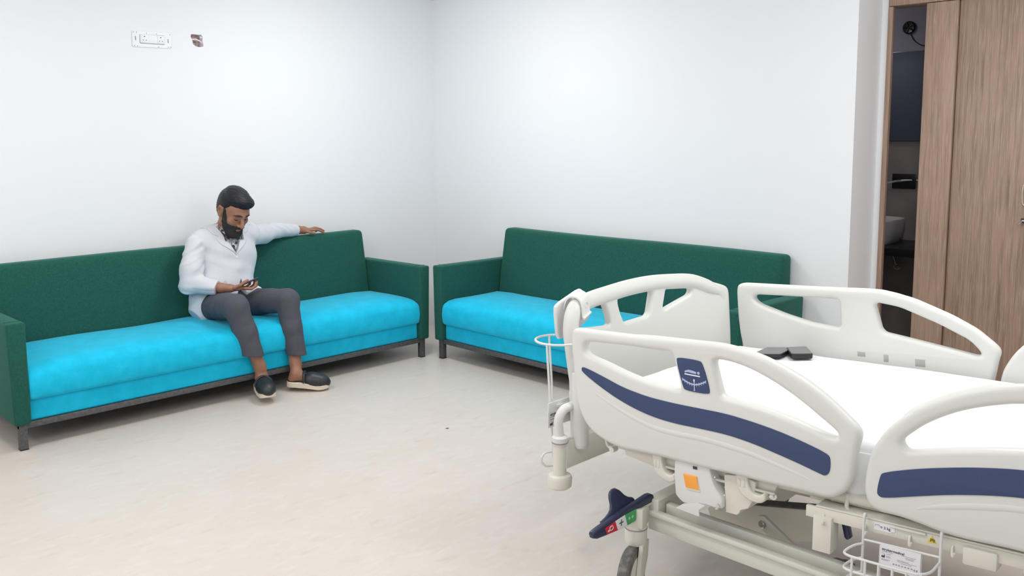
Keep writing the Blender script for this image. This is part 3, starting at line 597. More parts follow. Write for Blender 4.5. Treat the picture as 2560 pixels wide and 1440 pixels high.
# --- wire ring holder with its label plate, hung beside the foot end
wh = root('wire_holder', (-2.27, -3.33, 0.35), 'white wire ring holder hanging on the foot end of the hospital bed', 'holder')
RC = (-2.236, -3.340)
def ringp(cx, cy, rx, z, n=36): return [(cx + rx * math.cos(2 * math.pi * i / n), cy + rx * math.sin(2 * math.pi * i / n), z) for i in range(n)]
tube('top_ring', ringp(RC[0], RC[1], 0.085, 0.795), 0.0045, M_plast_w, wh, closed=True)
for an, dz in ((192, 0.42), (66, 0.245)):
    a_ = Vector((RC[0] + 0.085 * math.cos(math.radians(an)), RC[1] + 0.085 * math.sin(math.radians(an)), 0.795))
    tube('upright_rod', [a_, a_ - EH * dz], 0.0042, M_plast_w, wh)
tube('lower_hook', [(-2.325, -3.385, 0.400), (-2.350, -3.375, 0.398), (-2.362, -3.37, 0.375), (-2.345, -3.375, 0.350), (-2.310, -3.385, 0.345)], 0.0042, M_plast_w, wh, smooth_n=5)
box('label_plate', (-2.340, -3.385, 0.492), (-2.165, -3.380, 0.585), M_plast_w, wh, bev=0.002)
LX = -2.332
text('printed_text', 'strykermedical', 0.0155, (LX, -3.3862, 0.536), (1, 0, 0), (0, 0, 1), M_ink, wh)
box('printed_rule', (LX, -3.3860, 0.531), (-2.20, -3.3855, 0.532), M_ink, wh, bev=0)
box('printed_rule', (LX, -3.3860, 0.521), (-2.27, -3.3855, 0.523), M_inkg, wh, bev=0)
prism('factory_symbol', [(LX, 0.500), (LX, 0.506), (LX + 0.005, 0.509), (LX + 0.005, 0.505), (LX + 0.010, 0.509), (LX + 0.012, 0.512), (LX + 0.014, 0.512), (LX + 0.014, 0.500)], M_ink, wh, 1, -3.3860, -3.3855)
bbx('bracket', (-2.24, -0.105, -0.15), (-2.18, -0.08, 0.02), M_plast_w)
box('holder_bar', (-2.30, -3.390, 0.560), (-2.05, -3.386, 0.572), M_plast_w, wh, bev=0.001)
box('holder_bar', (-2.17, -3.386, 0.50), (-2.05, -3.380, 0.55), M_plast_w, wh, bev=0.001)
# --- hinge brackets under the near rail
def ubracket(s0, wdt):
    r = plate('hinge_bracket', [(0.0, 0.03), (wdt * 0.42, 0.03), (wdt * 0.42, -0.015), (wdt * 0.55, -0.038), (wdt * 0.78, -0.042), (wdt * 0.95, -0.03), (wdt, -0.032), (wdt, -0.052), (wdt * 0.8, -0.066), (wdt * 0.5, -0.064), (wdt * 0.2, -0.052), (wdt * 0.03, -0.025)], [], 0.05, 0.006, lambda a, b, d: B(-2.318 + d, s0 + a, b - 0.128), M_cream, bed, sm=1)
    for k in (0.10, 0.26):
        box('slot', (-2.3445, s0 + wdt * k, -0.152), (-2.3425, s0 + wdt * (k + 0.08), -0.128), M_greyc, r, bev=0.001, f=lambda x, s, h: B(x, s, h))
ubracket(0.335, 0.088); ubracket(0.640, 0.098)
tube('pivot_rod', [B(-2.325, 0.375, -0.150), B(-2.325, 0.76, -0.160)], 0.0045, M_greyc, bed)
tube('pivot_tube', [B(-2.29, 0.34, -0.135), B(-2.29, 1.05, -0.135)], 0.017, M_cream, bed, seg=16)
# release housing with its orange push button
hs = plate('release_housing', D['HOUS'], [], 0.045, 0.005, lambda a, b, d: B(-2.3245 + d, a, b), M_plast_w, bed, sm=1, cut=0.004)
plate('button_recess', [(a + 0.003, b - 0.006) for a, b in D['BTN']], [], 0.003, 0.0005, lambda a, b, d: B(-2.347 + d, a, b), M_greyc, hs, sm=0)
plate('orange_button', D['BTN'], [], 0.008, 0.0015, lambda a, b, d: B(-2.350 + d - (b + 0.14) * 0.10, a, b), M_orange, hs, sm=0)
box('latch_notch', (-2.3485, 0.495, -0.128), (-2.3465, 0.510, -0.119), M_ink, hs, bev=0, f=lambda x, s, h: B(x, s, h))
for (s_, h_) in ((0.572, -0.140), (0.603, -0.190)): lathe('screw', [(0.0, 0), (0.003, 0), (0.002, 0.002), (0.0, 0.002)], B(-2.3465, s_, h_), (-1, 0, 0), M_greyc, hs, seg=10)
plate('guard_sheet', D['GRD'], [], 0.004, 0.001, lambda a, b, d: B(-2.345 + d, a, b), M_plast_w, bed, sm=0)
for (s, h) in ((0.56, -0.228), (0.566, -0.232)): tube('cable_clip', [B(-2.33, s, h + 0.01), B(-2.34, s + 0.004, h - 0.012)], 0.006, M_plast_w, bed)
lathe('screw_cap', [(0.0, 0), (0.006, 0), (0.006, 0.006), (0.0, 0.007)], B(-2.35, 0.582, -0.226), (-1, 0, 0), M_chrome, bed, seg=12)
# rail support block and bolted strap
plate('support_block', D['BLK'], [], 0.06, 0.003, lambda a, b, d: B(-2.300 + d, a, b), M_cream, bed, sm=0)
plate('support_strap', D['STR'], [], 0.03, 0.003, lambda a, b, d: B(-2.300 + d, a, b), M_cream, bed, sm=0)
lathe('bolt', [(0.0, 0), (0.012, 0), (0.012, 0.005), (0.007, 0.006), (0.007, 0.014), (0.0, 0.015)], B(-2.318, 0.752, -0.168), (-1, 0, 0), M_chrome, bed, seg=18)
# coiled cable hanging under the deck
for k in range(3):
    tube('coiled_cable', [B(-2.20, 0.86 + 0.012 * k, -0.17), B(-2.205, 0.875 + 0.012 * k, -0.196 - 0.004 * k), B(-2.21, 0.92, -0.205 + 0.004 * k), B(-2.205, 0.97, -0.200 + 0.003 * k), B(-2.20, 1.0, -0.185)], 0.0035, M_tyre if k == 0 else M_chrome, bed, smooth_n=5)
lathe('cable_ring', [(0.010, 0), (0.014, 0.002), (0.014, 0.006), (0.010, 0.008)], B(-2.21, 0.885, -0.216), (-1, 0, 0), M_ink, bed, seg=18)
bbx('motor_cover', (-2.27, 0.84, -0.172), (-2.22, 1.02, -0.11))
# --- equipment rail below the head-end rail
def W(x, s, z): return Vector((x, -s, z))
SL = 0.068
er = lambda x, y, dz: Vector((x, y, 0.502 + SL * (-4.371 - y) + dz))
eq = box('equipment_rail', (-2.335, -5.35, -0.034), (-2.322, -4.371, 0.0), M_cream, bed, bev=0.003, f=er)
box('rail_shelf', (-2.335, -5.35, 0.0), (-2.26, -4.40, 0.006), M_cream, bed, bev=0.002, f=er)
box('upper_side_beam', (-2.29, -5.40, 0.008), (-2.25, -4.42, 0.058), M_cream, bed, bev=0.004, f=er)
box('rail_end_block', (-2.345, -4.452, -0.125), (-2.295, -4.398, -0.02), M_cream, bed, bev=0.003, f=er)
prism('release_lever', [(-4.452, -0.035), (-4.470, -0.035), (-4.484, -0.088), (-4.474, -0.096), (-4.466, -0.09)], M_navy_d, bed, 0, -2.29, -2.27, bev=0.003, f=er)
box('lower_rib', (-2.342, -4.70, -0.006), (-2.334, -4.62, 0.000), M_cream, bed, bev=0.002, f=er)
box('accessory_block', (-2.345, -4.87, -0.055), (-2.30, -4.79, -0.008), M_cream, bed, bev=0.006, f=er)
for y in (-4.425, -4.543, -4.660, -4.765, -4.93):
    tube('accessory_hook', [er(-2.334, y, -0.016), er(-2.339, y, -0.024), er(-2.345, y - 0.002, -0.036), er(-2.352, y - 0.006, -0.038), er(-2.354, y - 0.009, -0.028)], 0.0035, M_cream, bed, smooth_n=3)
tube('hook_bolt', [er(-2.30, -4.475, 0.045), er(-2.31, -4.478, 0.01), er(-2.315, -4.488, -0.002)], 0.006, M_cream, bed)
pl = box('load_label', (-2.3362, -4.626, -0.0235), (-2.3350, -4.566, -0.004), M_whp, eq, bev=0, f=er)
tdir = (er(0, -5, 0) - er(0, -4, 0)).normalized(); tup = tdir.cross(Vector((-1, 0, 0))) * -1
if tup.z < 0: tup = -tup
text('printed_text', '= 3 kg', 0.0105, er(-2.3368, -4.583, -0.0165), tdir, tup, M_ink, pl)
tube('printed_sling', [er(-2.3368, -4.568, -0.012), er(-2.3368, -4.571, -0.008), er(-2.3368, -4.579, -0.008), er(-2.3368, -4.582, -0.012)], 0.0006, M_inkg, pl, seg=5)
tube('printed_sling', [er(-2.3368, -4.608, -0.007), er(-2.3368, -4.622, -0.008), er(-2.3368, -4.623, -0.019), er(-2.3368, -4.612, -0.0215)], 0.0006, M_inkg, pl, seg=5)
tr_ = prism('warning_triangle', [(-4.7145, -0.0035), (-4.726, -0.0225), (-4.703, -0.0225)], M_yel, eq, 0, -2.3364, -2.3352, f=er)
tube('printed_mark', [er(-2.3370, -4.711, -0.019), er(-2.3370, -4.7125, -0.010), er(-2.3370, -4.7155, -0.017), er(-2.3370, -4.7165, -0.010)], 0.0010, M_ink, tr_, seg=5)
tube('printed_mark', [er(-2.3370, -4.7195, -0.012), er(-2.3370, -4.720, -0.0195)], 0.0014, M_ink, tr_, seg=5)
# --- wire basket hooked on the equipment rail
wb = root('wire_basket', (-2.39, -4.65, 0.2), 'white wire basket hooked on the rail at the near side of the bed', 'basket')
y0, y1 = -4.545, -4.742
bk = lambda y: -2.352
zb = lambda y: 0.462 + 0.085 * (-4.545 - y)
for i, y in enumerate((y0, y1)):
    tube('hanger_rod', [(-2.340, y, zb(y) + 0.062), (-2.346, y, zb(y) + 0.070), (-2.352, y, zb(y) + 0.060), (-2.352, y, zb(y)), (-2.353, y, 0.22)], 0.0038, M_plast_w, wb, smooth_n=3)
tube('back_rim', [(-2.352, y0, zb(y0)), (-2.352, y1, zb(y1))], 0.0032, M_plast_w, wb)
def loop(z):
    dy = 0.0
    return [(-2.352, y0 + 0.0, z + 0.002), (-2.375, y0 + 0.014, z), (-2.425, y0 + 0.018, z), (-2.444, y0 + 0.002, z + 0.001), (-2.448, y0 - 0.04, z + 0.004), (-2.448, y1 + 0.05, z + 0.011), (-2.442, y1 + 0.015, z + 0.014), (-2.415, y1 + 0.0, z + 0.015), (-2.375, y1, z + 0.016), (-2.352, y1, z + 0.018)]
for k in range(6):
    tube('basket_loop', loop(0.448 - 0.040 * k), 0.0036, M_plast_w, wb, smooth_n=4)
for k in range(6):
    y = y0 - 0.012 - (y0 - y1 - 0.024) * k / 5
    for (xx, zt) in ((-2.351, zb(y)), (-2.449, 0.448 + 0.085 * (-4.545 - y))):
        if xx < -2.4 or k not in (0, 5):
            tube('basket_wire', [(xx, y, zt), (xx, y, 0.225)], 0.0030 if xx > -2.4 else 0.0034, M_plast_w, wb)
    tube('basket_wire', [(-2.351, y, 0.226), (-2.449, y, 0.226)], 0.003, M_plast_w, wb)
bl = box('basket_label', (-2.3585, -4.697, 0.402), (-2.3565, -4.594, 0.468), M_whp, wb, bev=0, f=lambda x, y, z: (x, y, z + 0.06 * (-4.594 - y)))
BL = lambda u, v: Vector((-2.3592, -4.598 - u, 0.463 - v + 0.06 * u))
bd = (BL(0.1, 0) - BL(0, 0)).normalized(); bu = Vector((0, 0, 1))
text('printed_text', 'strykermedical', 0.0098, BL(0.0, 0.010), bd, bu, M_ink, bl)
def rule(u0, u1, v, h=0.0008, m=M_inkg):
    box('printed_rule', (-2.3590, -4.598 - u1, -v - h), (-2.3584, -4.598 - u0, -v), m, bl, bev=0, f=lambda x, y, z: (x, y, 0.463 + z + 0.06 * (-4.598 - y)))
for (u0, u1, v) in ((0.0, 0.030, 0.013), (0.0, 0.009, 0.018), (0.012, 0.024, 0.0185), (0.052, 0.088, 0.012), (0.060, 0.084, 0.016), (0.062, 0.082, 0.019), (0.040, 0.070, 0.027), (0.042, 0.090, 0.030), (0.0, 0.022, 0.034), (0.0, 0.018, 0.0365), (0.05, 0.078, 0.034), (0.012, 0.022, 0.0245), (0.012, 0.024, 0.027)):
    rule(u0, u1, v)
prism('factory_symbol', [(-4.598, -0.030), (-4.598, -0.0255), (-4.601, -0.0235), (-4.601, -0.0265), (-4.604, -0.024), (-4.6045, -0.0215), (-4.6065, -0.0215), (-4.6065, -0.030)], M_ink, bl, 0, -2.3590, -2.3584, f=lambda x, y, z: (x, y, 0.463 + z + 0.06 * (-4.598 - y)))
text('printed_text', 'C E', 0.0068, BL(0.083, 0.0455), bd, bu, M_ink, bl)
for u in (0.030, 0.037, 0.044, 0.052, 0.060, 0.068, 0.076): rule(u, u + 0.004, 0.040, 0.003)
# --- wheeled base
BX0, BX1 = -2.335, -1.44
def beam(x0, x1, nm='base_beam'):
    b_ = box(nm, (x0, -5.70, 0.248), (x1, -3.86, 0.318), M_greyc, bed, bev=0.006)
    return b_
bn = box('base_beam', (-2.300, -5.60, 0.232), (-2.245, -3.80, 0.286), M_greyc, bed, bev=0.006)
box('base_beam_cap', (-2.312, -5.60, 0.286), (-2.285, -3.795, 0.304), M_greyc, bed, bev=0.005)
box('base_beam_cap', (-2.262, -5.60, 0.286), (-2.235, -3.845, 0.322), M_greyc, bed, bev=0.005)
box('base_beam', (-1.46, -5.60, 0.232), (-1.40, -3.80, 0.300), M_greyc, bed, bev=0.006)
box('base_cross_tube', (-2.294, -3.838, 0.262), (-1.36, -3.785, 0.338), M_greyc, bed, bev=0.006)
box('base_cross_tube', (-2.294, -5.595, 0.262), (-1.40, -5.54, 0.338), M_greyc, bed, bev=0.006)
# lift linkage
prism('lift_arm', [(-3.90, 0.268), (-3.93, 0.300), (-4.31, 0.385), (-4.335, 0.372), (-4.335, 0.290), (-4.05, 0.205), (-3.93, 0.195)], M_cream, bed, 0, -2.09, -2.06, bev=0.003)
box('lift_arm_cap', (-2.100, -4.325, 0.0), (-2.05, -3.93, 0.006), M_steel_dark, bed, bev=0.002, f=lambda x, y, z: (x, y, z + 0.302 + 0.225 * (-3.93 - y)))
prism('lift_link', [(-4.128, 0.336), (-4.150, 0.342), (-4.262, 0.277), (-4.290, 0.225), (-4.285, 0.20), (-4.260, 0.20), (-4.245, 0.252), (-4.135, 0.300)], M_greyc, bed, 0, -2.165, -2.15, bev=0.002)
lathe('bolt', [(0.0, 0), (0.013, 0), (0.013, 0.004), (0.0075, 0.005), (0.0075, 0.010), (0.0, 0.011)], (-2.166, -4.149, 0.315), (-1, 0, 0), M_chrome, bed, seg=18)
box('lift_column', (-1.98, -4.05, 0.25), (-1.72, -3.90, 0.44), M_cream, bed, bev=0.01)
tube('actuator_tube', [(-1.85, -3.95, 0.33), (-1.85, -4.6, 0.42)], 0.03, M_greyc, bed, seg=16)
prism('lift_arm', [(-4.95, 0.24), (-5.0, 0.29), (-5.42, 0.49), (-5.46, 0.47), (-5.46, 0.42), (-5.05, 0.235)], M_cream, bed, 0, -2.09, -2.06, bev=0.003)
prism('lift_arm', [(-3.90, 0.268), (-3.93, 0.300), (-4.31, 0.385), (-4.335, 0.372), (-4.335, 0.290), (-4.05, 0.205), (-3.93, 0.195)], M_cream, bed, 0, -1.62, -1.59, bev=0.003)
# casters
def caster(x, y, rot):
    c = root('caster', (x, y, 0)); c.parent = bed; c.location = Vector((x, y, 0)) - wl(bed)
    ca, sa = math.cos(rot), math.sin(rot)
    f = lambda u, v, z: Vector((x + u * ca - v * sa, y + u * sa + v * ca, z))   # u along the rolling direction
    ax = Vector((-sa, ca, 0))
    R = 0.1; off = 0.045
    wc = f(off, 0, R)
    lathe('tyre', [(0.078, -0.019), (0.094, -0.019), (R, -0.012), (R, 0.012), (0.094, 0.019), (0.078, 0.019)], wc, ax, M_tyre, c, seg=48)
    lathe('wheel_disc', [(0.0, -0.021), (0.060, -0.021), (0.079, -0.016), (0.079, 0.016), (0.060, 0.021), (0.0, 0.021)], wc, ax, M_cream, c, seg=48)
    for sg in (1,):
        prism('fork_cheek', [(-0.034, 0.205), (0.034, 0.205), (0.040, 0.17), (0.062, 0.11), (0.058, 0.085), (0.036, 0.078), (0.010, 0.10), (-0.024, 0.15)], M_cream, c, 1, sg * 0.0225, sg * 0.036, f=lambda u, v, z: f(u, v, z), bev=0.002)
    lathe('swivel_head', [(0.0, 0), (0.034, 0.0), (0.037, 0.01), (0.037, 0.062), (0.034, 0.066), (0.0, 0.066)], (x, y, 0.198), (0, 0, 1), M_cream, c, seg=28)
    lathe('swivel_ring', [(0.0, 0), (0.0385, 0), (0.0385, 0.003), (0.0, 0.003)], (x, y, 0.252), (0, 0, 1), M_inkg, c, seg=28)
    prism('caster_socket', [(-0.034, 0.262), (-0.036, 0.32), (0.034, 0.33), (0.034, 0.262)], M_cream, c, 1, -0.034, 0.034, f=lambda u, v, z: f(u, v, z), bev=0.004)
    return c
CX, CY = -2.352, -3.790
caster(CX, CY, math.radians(198)); caster(-1.36, -3.79, 1.2); caster(-2.35, -5.57, 2.0); caster(-1.36, -5.57, 1.7)
# brake pedal with red / white / green fields, at the foot-end caster
Y_P = -3.800
pd = root('brake_pedal', (CX, Y_P, 0.3)); pd.parent = bed; pd.location = Vector((CX, Y_P, 0.3)) - wl(bed)
tag(pd, 'navy brake pedal with red, white and green fields')
PB = lambda a, b, d: Vector((a, Y_P + d, b))
plate('pedal_blade', [(-2.602, 0.318), (-2.594, 0.295), (-2.53, 0.290), (-2.455, 0.285), (-2.388, 0.288), (-2.345, 0.297), (-2.290, 0.322), (-2.276, 0.345), (-2.300, 0.358), (-2.345, 0.353), (-2.372, 0.350), (-2.425, 0.348), (-2.50, 0.335), (-2.58, 0.325)], [], 0.022, 0.006, PB, M_navy_d, pd, sm=1)
plate('pedal_wing', [(-2.555, 0.325), (-2.495, 0.338), (-2.470, 0.352), (-2.462, 0.385), (-2.445, 0.398), (-2.415, 0.398), (-2.385, 0.362), (-2.350, 0.352), (-2.36, 0.335), (-2.47, 0.325)], [], 0.012, 0.004, lambda a, b, d: Vector((a, Y_P + d + 0.012 + (b - 0.33) * 0.5, b)), M_navy_d, pd, sm=1)
YF = Y_P - 0.0116
def fld(nm, pts, m): return plate(nm, pts, [], 0.001, 0.0003, lambda a, b, d: Vector((a, YF + d, b)), m, pd, sm=0)
fld('red_field', [(-2.545, 0.318), (-2.532, 0.2935), (-2.478, 0.2905), (-2.492, 0.325)], M_red)
fld('white_field', [(-2.492, 0.325), (-2.478, 0.2905), (-2.428, 0.2895), (-2.442, 0.330)], M_whp)
fld('green_field', [(-2.442, 0.330), (-2.428, 0.2895), (-2.384, 0.291), (-2.378, 0.303), (-2.383, 0.332)], M_grn)
text('printed_mark', '+', 0.045, (-2.474, YF - 0.0008, 0.2945), (1, 0, 0), (0, 0, 1), M_ink, pd)
tube('printed_mark', [(-2.512 + 0.009 * math.cos(k * math.pi / 6), YF - 0.0006, 0.309 + 0.007 * math.sin(k * math.pi / 6)) for k in range(12)], 0.0015, M_whp, pd, seg=5, closed=True)
tube('printed_mark', [(-2.520, YF - 0.0006, 0.305), (-2.530, YF - 0.0006, 0.303)], 0.0022, M_whp, pd, seg=5)
for dx in (0, 0.017): lathe('printed_mark', [(0.005, 0), (0.005, 0.0006)], (-2.418 + dx, YF, 0.311), (0, -1, 0), mat('pale_green_print', (0.35, 0.75, 0.45), 0.5), pd, seg=12)
tube('pedal_shaft', [(-2.36, Y_P, 0.322), (-2.26, Y_P, 0.322)], 0.012, M_greyc, pd)
# stains on the floor
def stain(nm, x, y, rx, ry, label):
    bm = bmesh.new(); random.seed(nm + str(x)); vs = []
    for k in range(20):
        an = 2 * math.pi * k / 20; q = 1 + 0.12 * random.uniform(-1, 1)
        vs.append(bm.verts.new((x + rx * q * math.cos(an), y + ry * q * math.sin(an), 0.0006)))
    b0 = [bm.verts.new((v.co.x, v.co.y, -0.0002)) for v in vs]
    bm.faces.new(vs)
    for k in range(20): bm.faces.new((vs[k], b0[k], b0[(k + 1) % 20], vs[(k + 1) % 20]))
    return tag(link(nm, from_bm(bm), M_dirt), label, 'stain')
stain('floor_stain', -1.636, -4.183, 0.042, 0.055, 'brown oval stain on the floor under the hospital bed')
stain('floor_speck', -1.652, -2.031, 0.010, 0.008, 'tiny dark speck on the open floor between sofas and bed')
# ------------------------------------------------------------------ the seated man : distance-field modelling
class Vol:
    def __init__(s, lo, hi, h):
        s.lo = np.array(lo, float); s.h = h
        s.n = np.ceil((np.array(hi) - s.lo) / h).astype(int) + 1
        s.F = np.full(tuple(s.n), 0.04, np.float32)
    def sl(s, lo, hi):
        a = np.clip(np.floor((np.array(lo) - s.lo) / s.h).astype(int), 0, s.n); b = np.clip(np.ceil((np.array(hi) - s.lo) / s.h).astype(int) + 1, 0, s.n)
        X = [(s.lo[i] + s.h * np.arange(a[i], b[i])).astype(np.float32) for i in range(3)]
        g = (X[0][:, None, None], X[1][None, :, None], X[2][None, None, :])
        return tuple(slice(a[i], b[i]) for i in range(3)), g
    def add(s, p, off=0.0):
        k = p[-1]; m = 0.03 + k + off
        if p[0] == 'cap':
            _, a, b, ra, rb, _ = p; a = np.array(a, float); b = np.array(b, float); r = max(ra, rb) + m
            S, (x, y, z) = s.sl(np.minimum(a, b) - r, np.maximum(a, b) + r)
            if min(q.stop - q.start for q in S) <= 0: return
            d = b - a; L = max(float(d @ d), 1e-9)
            t = np.clip(((x - a[0]) * d[0] + (y - a[1]) * d[1] + (z - a[2]) * d[2]) / L, 0, 1)
            D = np.sqrt((x - a[0] - t * d[0]) ** 2 + (y - a[1] - t * d[1]) ** 2 + (z - a[2] - t * d[2]) ** 2) - (ra + (rb - ra) * t)
        else:
            _, c, r, Rm, _ = p; c = np.array(c, float); r = np.array(r, float); mr = r.max() + m
            S, (x, y, z) = s.sl(c - mr, c + mr)
            if min(q.stop - q.start for q in S) <= 0: return
            x = x - c[0]; y = y - c[1]; z = z - c[2]
            if Rm is not None: x, y, z = (x * Rm[i][0] + y * Rm[i][1] + z * Rm[i][2] for i in range(3))
            k0 = np.sqrt((x / r[0]) ** 2 + (y / r[1]) ** 2 + (z / r[2]) ** 2); k1 = np.sqrt((x / r[0] ** 2) ** 2 + (y / r[1] ** 2) ** 2 + (z / r[2] ** 2) ** 2)
            D = k0 * (k0 - 1) / np.maximum(k1, 1e-6)
            D = np.maximum(D, -float(r.min()))
        D = D - off; A = s.F[S]
        if k > 0:
            h = np.maximum(k - np.abs(A - D), 0) / k; s.F[S] = np.minimum(A, D) - h * h * k * 0.25
        else: s.F[S] = np.minimum(A, D)
    def grid(s): return s.sl(s.lo, s.lo + s.h * s.n)[1]
    def cut(s, D): s.F = np.maximum(s.F, D.astype(np.float32))
    def mesh(s):
        F = s.F; F[0] = F[-1] = 0.04; F[:, 0] = F[:, -1] = 0.04; F[:, :, 0] = F[:, :, -1] = 0.04
        N = F < 0; n = s.n
        cnt = np.zeros(tuple(n - 1), np.uint8)
        for i in (0, 1):
            for j in (0, 1):
                for k in (0, 1): cnt += N[i:n[0] - 1 + i, j:n[1] - 1 + j, k:n[2] - 1 + k]
        I = np.argwhere((cnt > 0) & (cnt < 8)); idx = -np.ones(tuple(n - 1), np.int32); idx[tuple(I.T)] = np.arange(len(I))
        P = np.zeros((len(I), 3)); C_ = np.zeros(len(I)); cs = [(i, j, k) for i in (0, 1) for j in (0, 1) for k in (0, 1)]
        val = {c: F[I[:, 0] + c[0], I[:, 1] + c[1], I[:, 2] + c[2]].astype(float) for c in cs}
        for a in cs:
            for ax in range(3):
                if a[ax]: continue
                b = list(a); b[ax] = 1; b = tuple(b); va, vb = val[a], val[b]; m = (va < 0) != (vb < 0)
                t = np.where(m, va / np.where(m, va - vb, 1), 0)
                q = np.repeat(np.array([a], float), len(I), 0); q[:, ax] += t
                P[m] += q[m]; C_[m] += 1
        P = (P / C_[:, None] + I) * s.h + s.lo
        Q = []
        for ax in range(3):
            u, v = (ax + 1) % 3, (ax + 2) % 3
            sa = [slice(None)] * 3; sb = [slice(None)] * 3; sa[ax] = slice(0, n[ax] - 1); sb[ax] = slice(1, n[ax])
            A, Bb = N[tuple(sa)], N[tuple(sb)]; E = np.argwhere(A != Bb)
            E = E[(E[:, u] > 0) & (E[:, v] > 0) & (E[:, u] < n[u] - 1) & (E[:, v] < n[v] - 1)]
            fl = A[tuple(E.T)]
            def at(du, dv):
                e = E.copy(); e[:, u] += du; e[:, v] += dv; return idx[tuple(e.T)]
            q = np.stack([at(-1, -1), at(0, -1), at(0, 0), at(-1, 0)], 1); q[~fl] = q[~fl][:, ::-1]; Q.append(q)
        Q = np.concatenate(Q); Q = Q[(Q >= 0).all(1)]
        me = bpy.data.meshes.new('m'); me.vertices.add(len(P)); me.vertices.foreach_set('co', P.astype('f').ravel())
        me.loops.add(len(Q) * 4); me.loops.foreach_set('vertex_index', Q.astype('i').ravel())
        me.polygons.add(len(Q)); me.polygons.foreach_set('loop_start', np.arange(0, len(Q) * 4, 4, dtype='i'))
        me.update(calc_edges=True); me.validate(); return me
def sm(a, b, x): t = np.clip((x - a) / (b - a), 0, 1); return t * t * (3 - 2 * t)
cap = lambda a, b, ra, rb, k=0.02: ('cap', a, b, ra, rb, k)
ell = lambda c, r, R=None, k=0.02: ('ell', c, r, R, k)
# --- head frame
HS = 1.10
HC = np.array([-1.957, -0.372, 1.083])
cp_, sp_ = math.cos(0.50), math.sin(0.50)
hf = np.array([0.10 * cp_, -0.995 * cp_, -sp_]); hf /= np.linalg.norm(hf)
hl = np.cross(hf, np.array([0.03, 0.05, 1.0])); hl /= np.linalg.norm(hl)      # his left .. -> image right
hl = -hl if hl[0] < 0 else hl
hu = np.cross(hf, hl); hu = -hu if hu[2] < 0 else hu
HR = [hl, hf, hu]
def hp(x, y, z): return tuple(HC + HS * (x * hl + y * hf + z * hu))
def hell(c, r, k=0.02): return ell(hp(*c), tuple(HS * q for q in r), HR, k)
def hcap(a, b, ra, rb, k=0.02): return cap(hp(*a), hp(*b), ra * HS, rb * HS, k)
head = [hell((0, -0.012, 0.035), (0.074, 0.092, 0.082)), hell((0, 0.028, -0.040), (0.057, 0.060, 0.082), 0.03),
        hell((0, 0.030, 0.030), (0.064, 0.064, 0.055), 0.02),
        hcap((0, 0.062, -0.104), (0, 0.070, -0.100), 0.022, 0.022, 0.03), hcap((-0.045, 0.0, -0.055), (-0.022, 0.055, -0.098), 0.022, 0.020, 0.03), hcap((0.045, 0.0, -0.055), (0.022, 0.055, -0.098), 0.022, 0.020, 0.03),
        hcap((-0.036, 0.078, 0.026), (-0.008, 0.087, 0.022), 0.010, 0.009, 0.018), hcap((0.036, 0.078, 0.026), (0.008, 0.087, 0.022), 0.010, 0.009, 0.018),
        hell((-0.040, 0.062, -0.022), (0.022, 0.020, 0.022), 0.02), hell((0.040, 0.062, -0.022), (0.022, 0.020, 0.022), 0.02),
        hell((-0.030, 0.074, 0.004), (0.016, 0.010, 0.011), 0.006), hell((0.030, 0.074, 0.004), (0.016, 0.010, 0.011), 0.006),
        hcap((0, 0.088, 0.014), (0, 0.112, -0.034), 0.0075, 0.0125, 0.012), hcap((-0.013, 0.096, -0.038), (0.013, 0.096, -0.038), 0.0085, 0.0085, 0.010),
        hcap((-0.020, 0.084, -0.066), (0.020, 0.084, -0.066), 0.007, 0.007, 0.008), hcap((0, 0.090, -0.064), (0, 0.090, -0.065), 0.008, 0.008, 0.01), hcap((-0.015, 0.084, -0.077), (0.015, 0.084, -0.077), 0.008, 0.008, 0.006)]
ears = []
for sg in (-1, 1):
    ears += [hcap((sg * 0.076, -0.002, 0.022), (sg * 0.082, -0.020, 0.026), 0.007, 0.007, 0.008), hcap((sg * 0.082, -0.020, 0.026), (sg * 0.084, -0.026, 0.005), 0.007, 0.006, 0.006),
             hcap((sg * 0.084, -0.026, 0.005), (sg * 0.078, -0.012, -0.026), 0.006, 0.007, 0.006), hcap((sg * 0.074, -0.002, 0.022), (sg * 0.074, -0.006, -0.026), 0.007, 0.007, 0.008),
             hell((sg * 0.075, -0.010, 0.0), (0.006, 0.018, 0.028), 0.006)]
neck = [cap(hp(0, -0.028, -0.050), (-1.963, -0.285, 0.93), 0.056, 0.062, 0.03)]
# --- trunk and limbs
SR, EL_R, WR_R = (-2.165, -0.285, 0.880), (-2.248, -0.365, 0.665), (-2.128, -0.500, 0.637)
SL_, EL_L, WR_L = (-1.775, -0.245, 0.905), (-1.525, -0.150, 0.915), (-1.335, -0.100, 0.897)
trunk = [ell((-2.03, -0.305, 0.505), (0.165, 0.125, 0.088), None, 0.04), ell((-2.025, -0.30, 0.62), (0.150, 0.108, 0.14), None, 0.05), ell((-1.985, -0.275, 0.80), (0.170, 0.112, 0.155), None, 0.06),
         cap((-2.13, -0.275, 0.895), (-1.80, -0.250, 0.915), 0.058, 0.058, 0.05), cap((-1.965, -0.275, 0.945), (-2.12, -0.275, 0.905), 0.060, 0.050, 0.04), cap((-1.965, -0.275, 0.945), (-1.80, -0.25, 0.925), 0.060, 0.050, 0.04)]
armR = [cap(SR, EL_R, 0.050, 0.041, 0.03), cap(EL_R, WR_R, 0.040, 0.026, 0.02)]
armL = [cap(SL_, EL_L, 0.050, 0.040, 0.03), cap(EL_L, WR_L, 0.038, 0.026, 0.02)]
HPR, KNR, ANR = (-2.115, -0.310, 0.495), (-2.157, -0.735, 0.556), (-2.042, -0.780, 0.180)
HPL, KNL, ANL = (-1.945, -0.310, 0.495), (-1.812, -0.735, 0.545), (-1.812, -0.800, 0.165)
